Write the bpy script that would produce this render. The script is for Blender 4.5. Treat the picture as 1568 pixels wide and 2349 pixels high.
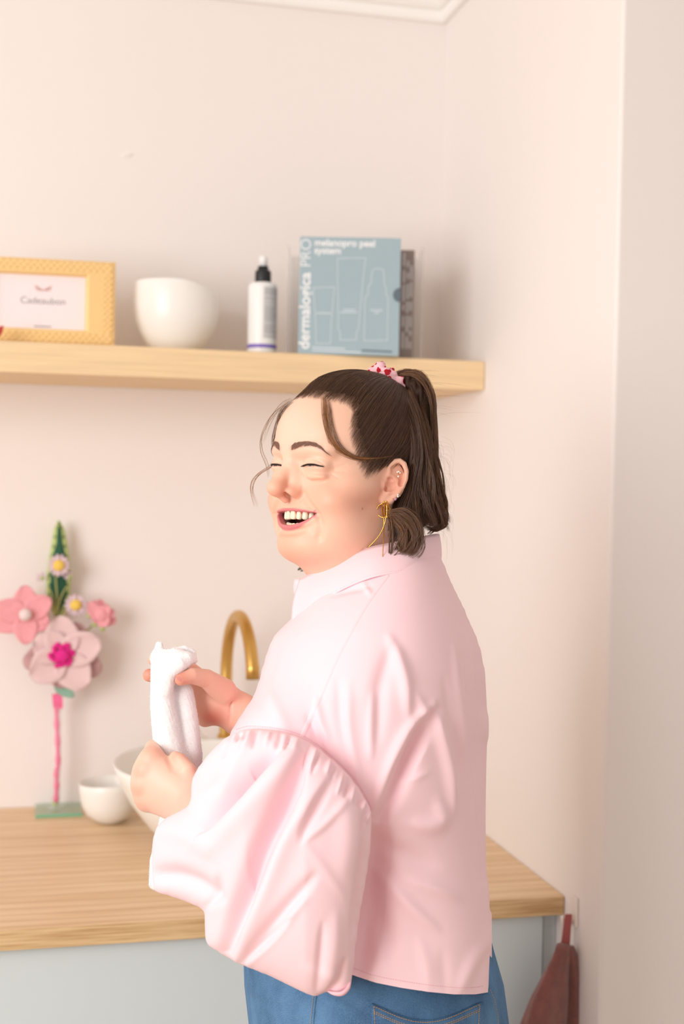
import bpy, bmesh, math, random
import numpy as np
from mathutils import Vector, Matrix
random.seed(7); rng = np.random.default_rng(7)
for o in list(bpy.data.objects): bpy.data.objects.remove(o)
SC = bpy.context.scene
COL = SC.collection
# ---------------------------------------------------------------- camera
W, H = 1568, 2349
F = 2965.8; YAW, PITCH, ROLL = .2395, -.0218, .0192
CAMZ = 1.50
cy, sy, cp, sp = math.cos(YAW), math.sin(YAW), math.cos(PITCH), math.sin(PITCH)
FWD = np.array([sy*cp, cy*cp, sp]); R0 = np.array([cy, -sy, 0.]); U0 = np.cross(R0, FWD)
RGT = math.cos(ROLL)*R0 + math.sin(ROLL)*U0
UPV = -math.sin(ROLL)*R0 + math.cos(ROLL)*U0
CAMP = np.array([0., 0., CAMZ])
cam_d = bpy.data.cameras.new('camera'); cam = bpy.data.objects.new('camera', cam_d); COL.objects.link(cam)
m = Matrix.Identity(4)
for i in range(3):
    m[i][0] = RGT[i]; m[i][1] = UPV[i]; m[i][2] = -FWD[i]; m[i][3] = CAMP[i]
cam.matrix_world = m
cam_d.sensor_fit = 'HORIZONTAL'; cam_d.sensor_width = 24.0; cam_d.lens = F/W*24.0
cam_d.clip_start = .05
cam_d.dof.use_dof = True; cam_d.dof.focus_distance = 1.37; cam_d.dof.aperture_fstop = 4.0
SC.camera = cam
# ---------------------------------------------------------------- light
wd = bpy.data.worlds.new('world'); SC.world = wd; wd.use_nodes = True
wd.node_tree.nodes['Background'].inputs[0].default_value = (1.0, .975, .95, 1)
wd.node_tree.nodes['Background'].inputs[1].default_value = .58
def area(name, loc, target, sx, sy_, power, col):
    l = bpy.data.lights.new(name, 'AREA'); l.shape = 'RECTANGLE'; l.size = sx; l.size_y = sy_
    l.energy = power; l.color = col
    o = bpy.data.objects.new(name, l); COL.objects.link(o); o.location = loc
    o.rotation_euler = (Vector(target) - Vector(loc)).to_track_quat('-Z', 'Y').to_euler()
    return o
area('window_daylight', (-2.1, -.3, 1.75), (.5, 1.65, 1.3), 1.7, 1.7, 52, (1.0, .99, .98))
vs = SC.view_settings
SC.display_settings.display_device = 'sRGB'
vs.view_transform = 'Standard'; vs.look = 'None'; vs.gamma = 1.0; vs.use_curve_mapping = False
vs.exposure = .38
SC.cycles.max_bounces = 8; SC.cycles.diffuse_bounces = 5; SC.cycles.transmission_bounces = 8; SC.cycles.transparent_max_bounces = 12
SC.cycles.use_denoising = True
SC.cycles.sample_clamp_indirect = 6.0
# ---------------------------------------------------------------- helpers
def ray(px, py):
    return FWD + RGT*((px-W/2)/F) - UPV*((py-H/2)/F)
def UD(px, py, d):                       # point on the sight line at depth d
    return CAMP + ray(px, py)*d
def UY(px, py, Y):                       # ... on the plane y = Y
    r = ray(px, py); return CAMP + r*(Y/r[1])
def UZ(px, py, Z):
    r = ray(px, py); return CAMP + r*((Z-CAMZ)/r[2])
def UX(px, py, X):
    r = ray(px, py); return CAMP + r*(X/r[0])
def srgb(r, g, b):
    f = lambda c: (c/255/12.92) if c/255 <= .04045 else ((c/255+.055)/1.055)**2.4
    return (f(r), f(g), f(b), 1)
MATS = {}
def mat(name, col, rough=.6, spec=.4, metal=0, bump=None, noise=None, sss=0, trans=0, ior=1.45, alpha=1, sheen=0, coat=0, aniso=None):
    """Principled material; noise=(scale, amount, (sx,sy,sz)) varies the colour, bump=(scale, strength, distance)."""
    mt = bpy.data.materials.new(name); mt.use_nodes = True
    nt = mt.node_tree; b = nt.nodes['Principled BSDF']
    b.inputs['Base Color'].default_value = col
    b.inputs['Roughness'].default_value = rough
    b.inputs['Specular IOR Level'].default_value = spec
    b.inputs['Metallic'].default_value = metal
    b.inputs['IOR'].default_value = ior
    if sss:
        b.inputs['Subsurface Weight'].default_value = sss
        b.inputs['Subsurface Radius'].default_value = (1., .35, .2); b.inputs['Subsurface Scale'].default_value = .006
    if trans: b.inputs['Transmission Weight'].default_value = trans
    if alpha < 1: b.inputs['Alpha'].default_value = alpha
    if sheen: b.inputs['Sheen Weight'].default_value = sheen; b.inputs['Sheen Roughness'].default_value = .58
    if coat: b.inputs['Coat Weight'].default_value = coat; b.inputs['Coat Roughness'].default_value = .1
    tc = nt.nodes.new('ShaderNodeTexCoord')
    if noise:
        mp = nt.nodes.new('ShaderNodeMapping'); mp.inputs['Scale'].default_value = noise[2] if len(noise) > 2 else (1, 1, 1)
        nz = nt.nodes.new('ShaderNodeTexNoise'); nz.inputs['Scale'].default_value = noise[0]; nz.inputs['Detail'].default_value = 5
        mx = nt.nodes.new('ShaderNodeMix'); mx.data_type = 'RGBA'
        c2 = noise[3] if len(noise) > 3 else tuple(c*(1-noise[1]) for c in col[:3])+(1,)
        mx.inputs['A'].default_value = col; mx.inputs['B'].default_value = c2
        rp = nt.nodes.new('ShaderNodeValToRGB'); rp.color_ramp.elements[0].position = .38; rp.color_ramp.elements[1].position = .65
        nt.links.new(tc.outputs['Object'], mp.inputs[0]); nt.links.new(mp.outputs[0], nz.inputs['Vector'])
        nt.links.new(nz.outputs['Fac'], rp.inputs[0]); nt.links.new(rp.outputs[0], mx.inputs['Factor'])
        nt.links.new(mx.outputs['Result'], b.inputs['Base Color'])
    if bump:
        nz = nt.nodes.new('ShaderNodeTexNoise'); nz.inputs['Scale'].default_value = bump[0]; nz.inputs['Detail'].default_value = 4
        bp = nt.nodes.new('ShaderNodeBump'); bp.inputs['Strength'].default_value = bump[1]; bp.inputs['Distance'].default_value = bump[2]
        if len(bump) > 3:
            mp = nt.nodes.new('ShaderNodeMapping'); mp.inputs['Scale'].default_value = bump[3]
            nt.links.new(tc.outputs['Object'], mp.inputs[0]); nt.links.new(mp.outputs[0], nz.inputs['Vector'])
        else: nt.links.new(tc.outputs['Object'], nz.inputs['Vector'])
        nt.links.new(nz.outputs['Fac'], bp.inputs['Height']); nt.links.new(bp.outputs[0], b.inputs['Normal'])
    MATS[name] = mt
    return mt
def link(name, me, material=None, parent=None, smooth=False):
    o = bpy.data.objects.new(name, me); COL.objects.link(o)
    if material is not None: me.materials.append(MATS[material] if isinstance(material, str) else material)
    if parent is not None: o.parent = parent; o.matrix_parent_inverse = parent.matrix_world.inverted()
    if smooth: me.shade_smooth()
    return o
def pyobj(name, v, f, material=None, parent=None, smooth=True):
    me = bpy.data.meshes.new(name); me.from_pydata([tuple(map(float, p)) for p in v], [], [tuple(map(int, q)) for q in f]); me.update()
    if smooth: me.shade_smooth()
    return link(name, me, material, parent)
def npobj(name, V, Q, material=None, parent=None, smooth=True):
    """fast mesh from numpy arrays (Q: n x 4 or n x 3)"""
    me = bpy.data.meshes.new(name); V = np.asarray(V, np.float32); Q = np.asarray(Q, np.int32)
    me.vertices.add(len(V)); me.vertices.foreach_set('co', V.ravel())
    k = Q.shape[1]; me.loops.add(Q.size); me.loops.foreach_set('vertex_index', Q.ravel())
    me.polygons.add(len(Q)); me.polygons.foreach_set('loop_start', np.arange(len(Q), dtype=np.int32)*k)
    me.polygons.foreach_set('loop_total', np.full(len(Q), k, np.int32))
    me.update(calc_edges=True); me.validate()
    if smooth: me.shade_smooth()
    return link(name, me, material, parent)
def bmobj(name, bm, material=None, parent=None, smooth=False):
    me = bpy.data.meshes.new(name); bmesh.ops.recalc_face_normals(bm, faces=bm.faces); bm.to_mesh(me); bm.free()
    if smooth: me.shade_smooth()
    return link(name, me, material, parent)
def empty(name, loc):
    o = bpy.data.objects.new(name, None); COL.objects.link(o); o.location = loc; o.empty_display_size = .05
    bpy.context.view_layer.update()
    return o
def tag(o, label=None, cat=None, group=None, kind=None):
    if label: o['label'] = label
    if cat: o['category'] = cat
    if group: o['group'] = group
    if kind: o['kind'] = kind
    return o
def bm_box(bm, lo, hi, bev=0, M=None):
    r = bmesh.ops.create_cube(bm, size=1.0); vs_ = r['verts']
    for v in vs_: v.co = Vector([lo[i]+(v.co[i]+.5)*(hi[i]-lo[i]) for i in range(3)])
    if bev:
        es = list({e for v in vs_ for e in v.link_edges})
        rb = bmesh.ops.bevel(bm, geom=es, offset=bev, segments=2, profile=.5, affect='EDGES')
        vs_ = list({v for f in rb['faces'] for v in f.verts} | {v for v in vs_ if v.is_valid})
    if M is not None:
        for v in vs_: v.co = M @ v.co
    return vs_
def box(name, lo, hi, material, parent=None, bev=0, M=None):
    bm = bmesh.new(); bm_box(bm, lo, hi, bev)
    if M is not None: bmesh.ops.transform(bm, matrix=M, verts=bm.verts)
    return bmobj(name, bm, material, parent)
def lathe(name, prof, material, parent=None, loc=(0, 0, 0), n=48, close=True, fn=None, M=None):
    """prof: list of (radius, z); fn(angle, r, z) -> (r, z) lets the profile wave"""
    V = []; Fc = []
    for i, (r, z) in enumerate(prof):
        for k in range(n):
            a = 2*math.pi*k/n; rr, zz = (r, z) if fn is None else fn(a, r, z, i/(len(prof)-1))
            V.append((rr*math.cos(a), rr*math.sin(a), zz))
    for i in range(len(prof)-1):
        for k in range(n): Fc.append((i*n+k, i*n+(k+1) % n, (i+1)*n+(k+1) % n, (i+1)*n+k))
    if close:
        Fc.append(tuple(range(n))[::-1]); Fc.append(tuple((len(prof)-1)*n+k for k in range(n)))
    MM = Matrix.Translation(loc) if M is None else Matrix.Translation(loc) @ M
    V = [MM @ Vector(p) for p in V]
    return pyobj(name, V, Fc, material, parent)
def frames(P):
    P = np.asarray(P, float); T = np.gradient(P, axis=0); T /= np.linalg.norm(T, axis=1)[:, None]+1e-12
    a = np.array([0, 0, 1.]) if abs(T[0][2]) < .9 else np.array([1., 0, 0])
    N = [np.cross(T[0], a)/np.linalg.norm(np.cross(T[0], a))]
    for i in range(1, len(P)):
        n = N[-1]-T[i]*np.dot(N[-1], T[i]); N.append(n/(np.linalg.norm(n)+1e-12))
    N = np.array(N); return T, N, np.cross(T, N)
def tube_vf(P, rad, n=10, flat=1.0, cap=True):
    P = np.asarray(P, float); rad = np.full(len(P), rad) if np.isscalar(rad) else np.asarray(rad, float)
    T, N, B = frames(P); a = np.arange(n)*2*math.pi/n
    V = (P[:, None] + rad[:, None, None]*(np.cos(a)[None, :, None]*N[:, None] + flat*np.sin(a)[None, :, None]*B[:, None])).reshape(-1, 3)
    Fc = [(i*n+k, i*n+(k+1) % n, (i+1)*n+(k+1) % n, (i+1)*n+k) for i in range(len(P)-1) for k in range(n)]
    if cap: Fc += [tuple(range(n))[::-1], tuple((len(P)-1)*n+k for k in range(n))]
    return V, Fc
def tube(name, P, rad, material, parent=None, n=10, flat=1.0):
    V, Fc = tube_vf(P, rad, n, flat); return pyobj(name, V, Fc, material, parent)
def spline(P, n=40):
    """Catmull-Rom through the points"""
    P = np.asarray(P, float); Q = np.vstack([2*P[0]-P[1], P, 2*P[-1]-P[-2]]); out = []
    m_ = len(P)-1
    for t in np.linspace(0, m_, n):
        i = min(int(t), m_-1); u = t-i; p0, p1, p2, p3 = Q[i:i+4]
        out.append(.5*((2*p1)+(-p0+p2)*u+(2*p0-5*p1+4*p2-p3)*u*u+(-p0+3*p1-3*p2+p3)*u**3))
    return np.array(out)
def text_obj(name, s, size, material, parent, M, bold=0, extrude=.0002, align='LEFT', space=1.0):
    c = bpy.data.curves.new(name, 'FONT'); c.body = s; c.size = size; c.extrude = extrude; c.offset = bold; c.align_x = align; c.space_character = space
    o = bpy.data.objects.new(name, c); COL.objects.link(o); c.materials.append(MATS[material])
    bpy.context.view_layer.update(); me = bpy.data.meshes.new_from_object(o); bpy.data.objects.remove(o)
    o = bpy.data.objects.new(name, me); COL.objects.link(o)
    o.matrix_world = M
    if parent is not None:
        bpy.context.view_layer.update(); o.parent = parent; o.matrix_parent_inverse = parent.matrix_world.inverted()
    return o
# ================================================================ materials of the room
WALLC = srgb(239, 232, 229)
mat('wall_paint', WALLC, .75, .25, bump=(260, .12, .002))
mat('ceiling_white', srgb(245, 243, 240), .7, .3)
mat('floor_wood', srgb(196, 160, 120), .5, .4, noise=(3, .2, (1, 14, 1)))
mat('shelf_wood', srgb(238, 210, 168), .5, .35, noise=(5, .1, (1.2, 22, 40)), bump=(30, .06, .001, (1.2, 20, 40)))
mat('cabinet_paint', srgb(208, 218, 220), .45, .4)
mat('dark_gap', srgb(60, 56, 52), .8)
def oak(name, c1, c2, sc, rough=.42):
    mt = mat(name, c1, rough, .4, noise=(sc, .2, (1, 9, 30), c2), bump=(60, .12, .0006, (1.2, 18, 40)))
    nt = mt.node_tree
    nz = nt.nodes.new('ShaderNodeTexWave'); nz.wave_type = 'BANDS'; nz.bands_direction = 'Y'
    nz.inputs['Scale'].default_value = 5.5; nz.inputs['Distortion'].default_value = 5.0; nz.inputs['Detail'].default_value = 3
    nz.inputs['Detail Scale'].default_value = 1.2
    tc = nt.nodes.new('ShaderNodeTexCoord'); mp = nt.nodes.new('ShaderNodeMapping'); mp.inputs['Scale'].default_value = (.22, 2.2, 2.2)
    nt.links.new(tc.outputs['Object'], mp.inputs[0]); nt.links.new(mp.outputs[0], nz.inputs['Vector'])
    b = nt.nodes['Principled BSDF']; prev = b.inputs['Base Color'].links[0].from_socket
    mx = nt.nodes.new('ShaderNodeMix'); mx.data_type = 'RGBA'; mx.blend_type = 'MULTIPLY'
    rp = nt.nodes.new('ShaderNodeValToRGB'); rp.color_ramp.elements[0].color = (.78, .70, .60, 1); rp.color_ramp.elements[1].color = (1, 1, 1, 1)
    rp.color_ramp.elements[0].position = .0; rp.color_ramp.elements[1].position = .45
    nt.links.new(nz.outputs['Fac'], rp.inputs[0]); nt.links.new(prev, mx.inputs['A']); nt.links.new(rp.outputs[0], mx.inputs['B'])
    mx.inputs['Factor'].default_value = .55
    nt.links.new(mx.outputs['Result'], b.inputs['Base Color'])
    return mt
oak('oak_top', srgb(234, 206, 170), srgb(222, 190, 150), 4)
oak('oak_edge', srgb(222, 192, 146), srgb(190, 152, 106), 10)
YW, XW, YP = 2.416, .7787, 1.6355
YS, ZS = 2.151, 1.6693
YC, ZC = 1.7584, .899
ZK = 2.395
# ---------------------------------------------------------------- shell
tag(box('floor', (-2.6, -2.2, -.05), (3, 2.6, 0), 'floor_wood'), kind='structure')
tag(box('ceiling', (-2.6, -2.2, ZK+.13), (3, 2.6, ZK+.2), 'ceiling_white'), kind='structure')
tag(box('wall_back', (-2.6, YW, 0), (1.6, YW+.1, ZK+.13), 'wall_paint'), kind='structure')
bm = bmesh.new()
bm_box(bm, (XW, YP, 0), (3.0, YW+.08, ZK+.13))
es = [e for e in bm.edges if all(abs(v.co.x-XW) < 1e-5 and abs(v.co.y-YP) < 1e-5 for v in e.verts)]
bmesh.ops.bevel(bm, geom=es, offset=.006, segments=4, profile=.5, affect='EDGES')
wr = bmobj('wall_right', bm, 'wall_paint'); tag(wr, kind='structure')
# filled plug mark on the wall
bm = bmesh.new(); bmesh.ops.create_icosphere(bm, subdivisions=3, radius=1)
pm = UY(292, 355, YW)
for v in bm.verts:
    n = .5+.5*math.sin(v.co.x*5+v.co.z*7)
    v.co = Vector((pm[0]+v.co.x*.0095*(1+.2*n)+.004*v.co.z, pm[1]+v.co.y*.0022, pm[2]+v.co.z*.0062*(1-.3*n)))
wp = bmobj('wall_plug', bm, 'wall_paint', bpy.data.objects['wall_back'], True); tag(wp, 'small filled plug mark standing proud of the paint')
# cornice swept along the two walls with a mitred corner
prof = [(0, 0), (.010, .0), (.014, .006), (.014, .020), (.022, .022), (.030, .030), (.034, .042), (.046, .046), (.046, .058), (.056, .062), (.070, .074), (.080, .092), (.094, .096), (.094, .13), (0, .13)]
path = [(-2.6, None), (None, None), (None, -1)]
V = []; Fc = []; n = len(prof)
for (a, z) in prof: V.append((-2.6, YW-a, ZK+z))
for (a, z) in prof: V.append((XW-a, YW-a, ZK+z))
for (a, z) in prof: V.append((XW-a, YP-.0, ZK+z))
for s in range(2):
    for k in range(n): Fc.append((s*n+k, s*n+(k+1) % n, (s+1)*n+(k+1) % n, (s+1)*n+k))
co = pyobj('trim_1', V, Fc, 'ceiling_white', None, False); tag(co, 'white stepped plaster cornice', kind='structure')
# ---------------------------------------------------------------- shelf
sh = box('floating_shelf', (-1.25, YS, ZS), (XW-.001, YW-.001, ZS+.05), 'shelf_wood', None, .0012)
tag(sh, 'long pale birch floating shelf spanning the pink wall above the woman', 'shelf')
# ---------------------------------------------------------------- worktop and cabinet
wt = empty('worktop', (0, YC, ZC-.028))
box('board', (-1.6, YC+.0012, ZC-.028), (XW-.001, YW-.001, ZC), 'oak_top', wt, .0008)
box('edge_band', (-1.6, YC, ZC-.0275), (XW-.0015, YC+.0011, ZC-.0006), 'oak_edge', wt)
tag(wt, 'oak laminate worktop running from left edge to the right wall', 'worktop')
cb = empty('base_cabinet', (0, YC+.03, 0))
box('body', (-1.5, YC+.038, .08), (XW-.022, YW-.02, ZC-.030), 'cabinet_paint', cb)
box('door', (-1.5, YC+.018, .10), (.40, YC+.036, ZC-.034), 'cabinet_paint', cb, .0012)
box('door', (.404, YC+.018, .10), (XW-.026, YC+.036, ZC-.034), 'cabinet_paint', cb, .0012)
box('filler_strip', (XW-.020, YC+.03, .10), (XW-.001, YC+.05, ZC-.030), 'cabinet_paint', cb)
box('plinth', (-1.5, YC+.08, .001), (XW-.022, YC+.10, .08), 'cabinet_paint', cb)
tag(cb, 'pale blue grey cabinet with plain doors under the oak worktop', 'cabinet')
# ================================================================ things on the shelf
mat('gold_frame', srgb(240, 204, 142), .42, .5, metal=.2, bump=(90, .1, .001))
mat('card', srgb(240, 228, 230), .7, .3)
mat('card_ink', srgb(150, 146, 150), .8)
mat('card_pink', srgb(236, 205, 203), .8)
mat('red_paper', srgb(192, 70, 66), .7)
mat('ceramic', srgb(240, 238, 234), .28, .5)
mat('bottle_white', srgb(238, 238, 238), .35, .45)
mat('black_plastic', srgb(42, 42, 44), .4, .4)
mat('label_grey', srgb(206, 205, 206), .6)
mat('label_print', srgb(176, 175, 178), .7)
mat('purple_band', srgb(124, 104, 192), .5)
mat('box_blue', srgb(158, 180, 190), .3, .5, coat=.5)
mat('box_side', srgb(150, 138, 134), .45, .4)
mat('print_white', srgb(240, 243, 245), .5)
mat('print_line', srgb(212, 224, 230), .5)
mat('print_dark', srgb(96, 112, 122), .5)
mat('acrylic', (.80, .78, .77, 1), .06, .5, trans=.0, alpha=.34)
ZT = ZS+.05
def wall_M(loc, rz=0, rx=0):
    return Matrix.Translation(Vector(loc)) @ Matrix.Rotation(rz, 4, 'Z') @ Matrix.Rotation(rx, 4, 'X')
# --- gold photo frame leaning back a little
p0 = UY(262, 790, 2.225); fw, fh = .245, .146
Mf = wall_M((p0[0]-fw/2, 2.222, ZT+.0015), math.radians(-2), math.radians(-7))
fr = empty('photo_frame', (p0[0]-fw/2, 2.235, ZT)); tag(fr, 'gold embossed photo frame holding a pale pink card on the shelf', 'photo frame')
ow, oh, iw, ih = fw/2, fh, .146/2, .092; zb = (oh-ih)/2
V = []; Fc = []
def quadframe(z0):
    return None
prs = [(0., 0.), (0., -.010), (.004, -.014), (.0235, -.0135), (.0252, -.0125), (.0265, -.004)]
V = []
for (ins, yy) in prs:
    a = ins/.0265
    hx = ow-(ow-iw)*a; zl = zb*a; zh = oh-zb*a
    V += [Mf @ Vector(q) for q in ((-hx, yy, zl), (hx, yy, zl), (hx, yy, zh), (-hx, yy, zh))]
Fc = [(i*4+k, i*4+(k+1) % 4, (i+1)*4+(k+1) % 4, (i+1)*4+k) for i in range(len(prs)-1) for k in range(4)]
pyobj('moulding', V, Fc, 'gold_frame', fr, False)
# embossed basket-weave pillows
_sp = []; _sf = []
for i in range(5):
    for j in range(8): b_ = math.pi*(i/4-.5); a_ = 2*math.pi*j/8; _sp.append((math.cos(b_)*math.cos(a_), math.cos(b_)*math.sin(a_), math.sin(b_)))
for i in range(4):
    for j in range(8): _sf.append((i*8+j, i*8+(j+1) % 8, (i+1)*8+(j+1) % 8, (i+1)*8+j))
_sp = np.array(_sp); PWV, PWF = [], []
def pillow(cx, cz, lx, lz, ang):
    c, s = math.cos(ang), math.sin(ang); x, y, z = _sp[:, 0]*lx, _sp[:, 1]*.0019, _sp[:, 2]*lz; o = len(PWV)*40
    PWV.append(np.stack([cx+x*c-z*s, -.0135+y, cz+x*s+z*c], 1)); PWF.append(np.array(_sf)+o)
def strip(x0, x1, z0, z1):
    nx = max(1, round((x1-x0)/.0108)); nz = max(1, round((z1-z0)/.0052))
    for i in range(nx):
        for j in range(nz):
            pillow(x0+(i+.5+(.5 if j % 2 else 0)-.25)*(x1-x0)/nx, z0+(j+.5)*(z1-z0)/nz, .0048, .0022, .18)
strip(-ow+.003, ow-.003, .003, .021); strip(-ow+.003, ow-.003, oh-.021, oh-.003)
strip(-ow+.003, -ow+.021, .022, oh-.022); strip(ow-.021, ow-.003, .022, oh-.022)
_Mn = np.array(Mf); em = npobj('woven_relief', np.concatenate(PWV) @ _Mn[:3, :3].T+_Mn[:3, 3], np.concatenate(PWF), 'gold_frame', fr); tag(em, 'embossed basket weave relief', kind='stuff')
box('backing', (-ow+.004, -.003, .004), (ow-.004, 0.0, oh-.004), 'gold_frame', fr, 0, Mf)
box('card', (-iw-.002, -.0042, zb-.002), (iw+.002, -.0032, oh-zb+.002), 'card', fr, 0, Mf)
Mt = Mf @ Matrix.Translation((0, -.0046, 0)) @ Matrix.Rotation(math.pi/2, 4, 'X')
text_obj('lettering', 'Cadeaubon', .0165, 'card_ink', fr, Mt @ Matrix.Translation((.004, zb+.043, 0)), -.0001, .00005, 'CENTER', .98)
box('small_print', (-.010, -.0047, zb+.0040), (.018, -.0045, zb+.0058), 'card_ink', fr, 0, Mf)
bm = bmesh.new()
for s in (-1, 1):
    for j in range(3):
        r = bmesh.ops.create_circle(bm, cap_ends=True, radius=1, segments=12)
        for v in r['verts']:
            x, y = v.co.x*.006, v.co.y*.0024; a = s*(.35+.4*j)
            x2, y2 = x*math.cos(a)-y*math.sin(a), x*math.sin(a)+y*math.cos(a)
            v.co = Mt @ Vector((.004+s*(.004+.0035*j)+x2, zb+.068+.001*j+y2, .0001))
bmobj('emblem', bm, 'card_pink', fr)
# red leaf tip that enters at the left edge
q0 = UY(-14, 745, 2.165); q1 = UY(7, 757, 2.165)
V = []; Fc = []
lt = [UY(9, 747, 2.165), UY(3, 768, 2.165), UY(-20, 790, 2.165), UY(-34, 772, 2.165), UY(-22, 752, 2.165)]
for d in (0, .003):
    V += [p+np.array([0, d, 0]) for p in lt]
V += [np.mean(lt, axis=0)+np.array([0, -.003, 0])]
nn = len(lt); Fc = [(nn*2, k, (k+1) % nn) for k in range(nn)]+[tuple(range(nn, 2*nn))]+[(k, k+nn, (k+1) % nn+nn, (k+1) % nn) for k in range(nn)]
rl = pyobj('red_ornament', V, Fc, 'red_paper', None, False)
st_lo = UY(-26, 772, 2.166)
tb = tube('stem', [UY(-20, 775, 2.168), UY(-24, 800, 2.168)*np.array([1, 1, 0])+np.array([0, 0, ZT+.001])], .0012, 'red_paper', rl)
tag(rl, 'red pointed ornament tip just entering at the left edge before the gold frame', 'ornament')
# --- wavy bowl
pb = UY(404, 797, 2.27)
def wavy(a, r, z, t):
    # highest on the left, dipping towards the right front
    w = .0075*math.tanh(3.2*math.cos(a-math.pi*1.04)+.9)
    f = max(0, (z-.05)/.075); return r*(1+.02*math.cos(2*a)*f), z+w*f*f
bp_ = [(.0, .0), (.030, .0), (.036, .004), (.052, .018), (.0635, .038), (.0708, .058), (.0738, .078), (.0738, .098), (.0722, .117), (.0712, .1187), (.070, .117), (.0712, .098), (.067, .062), (.058, .034), (.044, .014), (.0, .007)]
bw = lathe('bowl', bp_, 'ceramic', None, (pb[0], 2.275, ZT), 64, False, wavy)
tag(bw, 'white ceramic bowl with wavy rim on the birch shelf', 'bowl')
# --- spray bottle
pq = UY(600, 805, 2.235); bl = empty('pump_bottle', (pq[0], 2.235, ZT)); tag(bl, 'white cosmetic bottle with black collar and purple band on the shelf', 'bottle')
L3 = (pq[0], 2.235, ZT)
lathe('body', [(0, 0), (.0235, 0), (.0252, .002), (.0254, .01), (.0254, .118), (.0245, .124), (.021, .1275), (.0135, .129), (.0, .129)], 'bottle_white', bl, L3, 40, False)
lathe('purple_band', [(.02545, .0135), (.0256, .0138), (.0256, .0195), (.02545, .02)], 'purple_band', bl, L3, 40, False)
lathe('collar', [(.0, .129), (.0138, .129), (.0142, .131), (.0140, .147), (.0132, .1495), (.0098, .150), (.0094, .157), (.0, .157)], 'black_plastic', bl, L3, 32, False)
lathe('spray_cap', [(.0, .157), (.0072, .157), (.0074, .172), (.0066, .1745), (.0, .175)], 'bottle_white', bl, L3, 24, False)
def curved_patch(name, a0, a1, z0, z1, rad, material, parent, loc, n=8):
    V = []; Fc = []
    for i in range(n+1):
        a = a0+(a1-a0)*i/n
        for z in (z0, z1): V.append((loc[0]+rad*math.cos(a), loc[1]+rad*math.sin(a), loc[2]+z))
    Fc = [(2*i, 2*i+2, 2*i+3, 2*i+1) for i in range(n)]
    return pyobj(name, V, Fc, material, parent)
A0 = math.radians(-90+YAW*0-14+8); A1 = math.radians(-22)
lb = curved_patch('label', A0, A1, .030, .119, .02555, 'label_grey', bl, L3)
V = []; Fc = []
zz = .116
while zz > .033:
    ln = random.choice([.95, .9, .8, .97, .6]); hh = .0011
    if random.random() < .1: zz -= .004
    a1 = A0+.06+(A1-A0-.1)*ln
    for i in range(7):
        a = A0+.06+(a1-A0-.06)*i/6
        for z in (zz, zz-hh): V.append((L3[0]+.0257*math.cos(a), L3[1]+.0257*math.sin(a), L3[2]+z))
        if i: b_ = len(V)-4; Fc.append((b_, b_+2, b_+3, b_+1))
    zz -= .0023
tag(pyobj('label_print', V, Fc, 'label_print', lb), kind='stuff')
# --- printed carton in a clear case
zf = 2.235
pc = UD(683, 815, 2.205); pd = UD(914, 818, 2.205)
cw = float(np.linalg.norm((pd-pc)[:2])); chh = float(UD(683, 543, 2.205)[2]-ZT)
ang = math.atan2((pd-pc)[1], (pd-pc)[0])
Mc = wall_M((pc[0], pc[1], ZT), ang)
ct = empty('carton', (pc[0]+cw/2, pc[1]+.03, ZT)); tag(ct, 'blue grey printed cosmetics carton with outlined tubes on the shelf', 'carton')
bm = bmesh.new(); bm_box(bm, (0, 0, .0005), (cw, .05, chh), .001, None); bmesh.ops.transform(bm, matrix=Mc, verts=bm.verts)
bmobj('box_body', bm, 'box_blue', ct)
Mp = Mc @ Matrix.Translation((0, -.0004, 0)) @ Matrix.Rotation(math.pi/2, 4, 'X')   # local x right, y up on the printed face
PX = cw/231.0
def fx(px, py): return ((px-683)*PX, (818-py)*PX*chh/(272*PX)*1.0)
text_obj('lettering', 'melanopro peel', 22.5*PX, 'print_white', ct, Mp @ Matrix.Translation((*fx(716, 567), 0)), .00035, .00008, 'LEFT', .98)
text_obj('lettering', 'system', 22.5*PX, 'print_white', ct, Mp @ Matrix.Translation((*fx(716, 585), 0)), .00035, .00008, 'LEFT', .98)
Mv = Mp @ Matrix.Translation((*fx(708, 806), 0)) @ Matrix.Rotation(math.pi/2, 4, 'Z')
text_obj('lettering', 'dermalogica', 35*PX, 'print_white', ct, Mv, .0005, .00008, 'LEFT', 1.03)
text_obj('lettering', 'PRO', 34*PX, 'print_white', ct, Mp @ Matrix.Translation((*fx(708, 617), 0)) @ Matrix.Rotation(math.pi/2, 4, 'Z'), -.0002, .00008, 'LEFT', 1.0)
def outline(pts, closed=True, wd_=.0011):
    P = [Vector((*fx(*p), 0)) for p in pts]
    if closed: P.append(P[0])
    V = []; Fc = []
    for i in range(len(P)-1):
        d = (P[i+1]-P[i]).normalized(); nrm = Vector((-d.y, d.x, 0))*wd_*.5; e = d*wd_*.4
        b_ = len(V); V += [P[i]-e+nrm, P[i+1]+e+nrm, P[i+1]+e-nrm, P[i]-e-nrm]; Fc.append((b_, b_+1, b_+2, b_+3))
    return pyobj('outline_print', [Mp @ (v+Vector((0, 0, .0001+.00002*random.random()))) for v in V], Fc, 'print_line', ct, False)
outline([(769, 595), (834, 593), (829, 640), (821, 750), (821, 758), (816, 764), (816, 782), (779, 783), (779, 764), (774, 758), (774, 730)])
outline([(848, 630), (851, 620), (858, 617), (868, 617), (875, 620), (877, 632), (878, 654), (882, 660), (882, 676), (887, 684), (887, 782), (834, 784), (834, 684), (841, 677), (841, 658), (847, 652)])
outline([(716, 664), (764, 661), (758, 740), (757, 792), (724, 792), (722, 740)])
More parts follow.
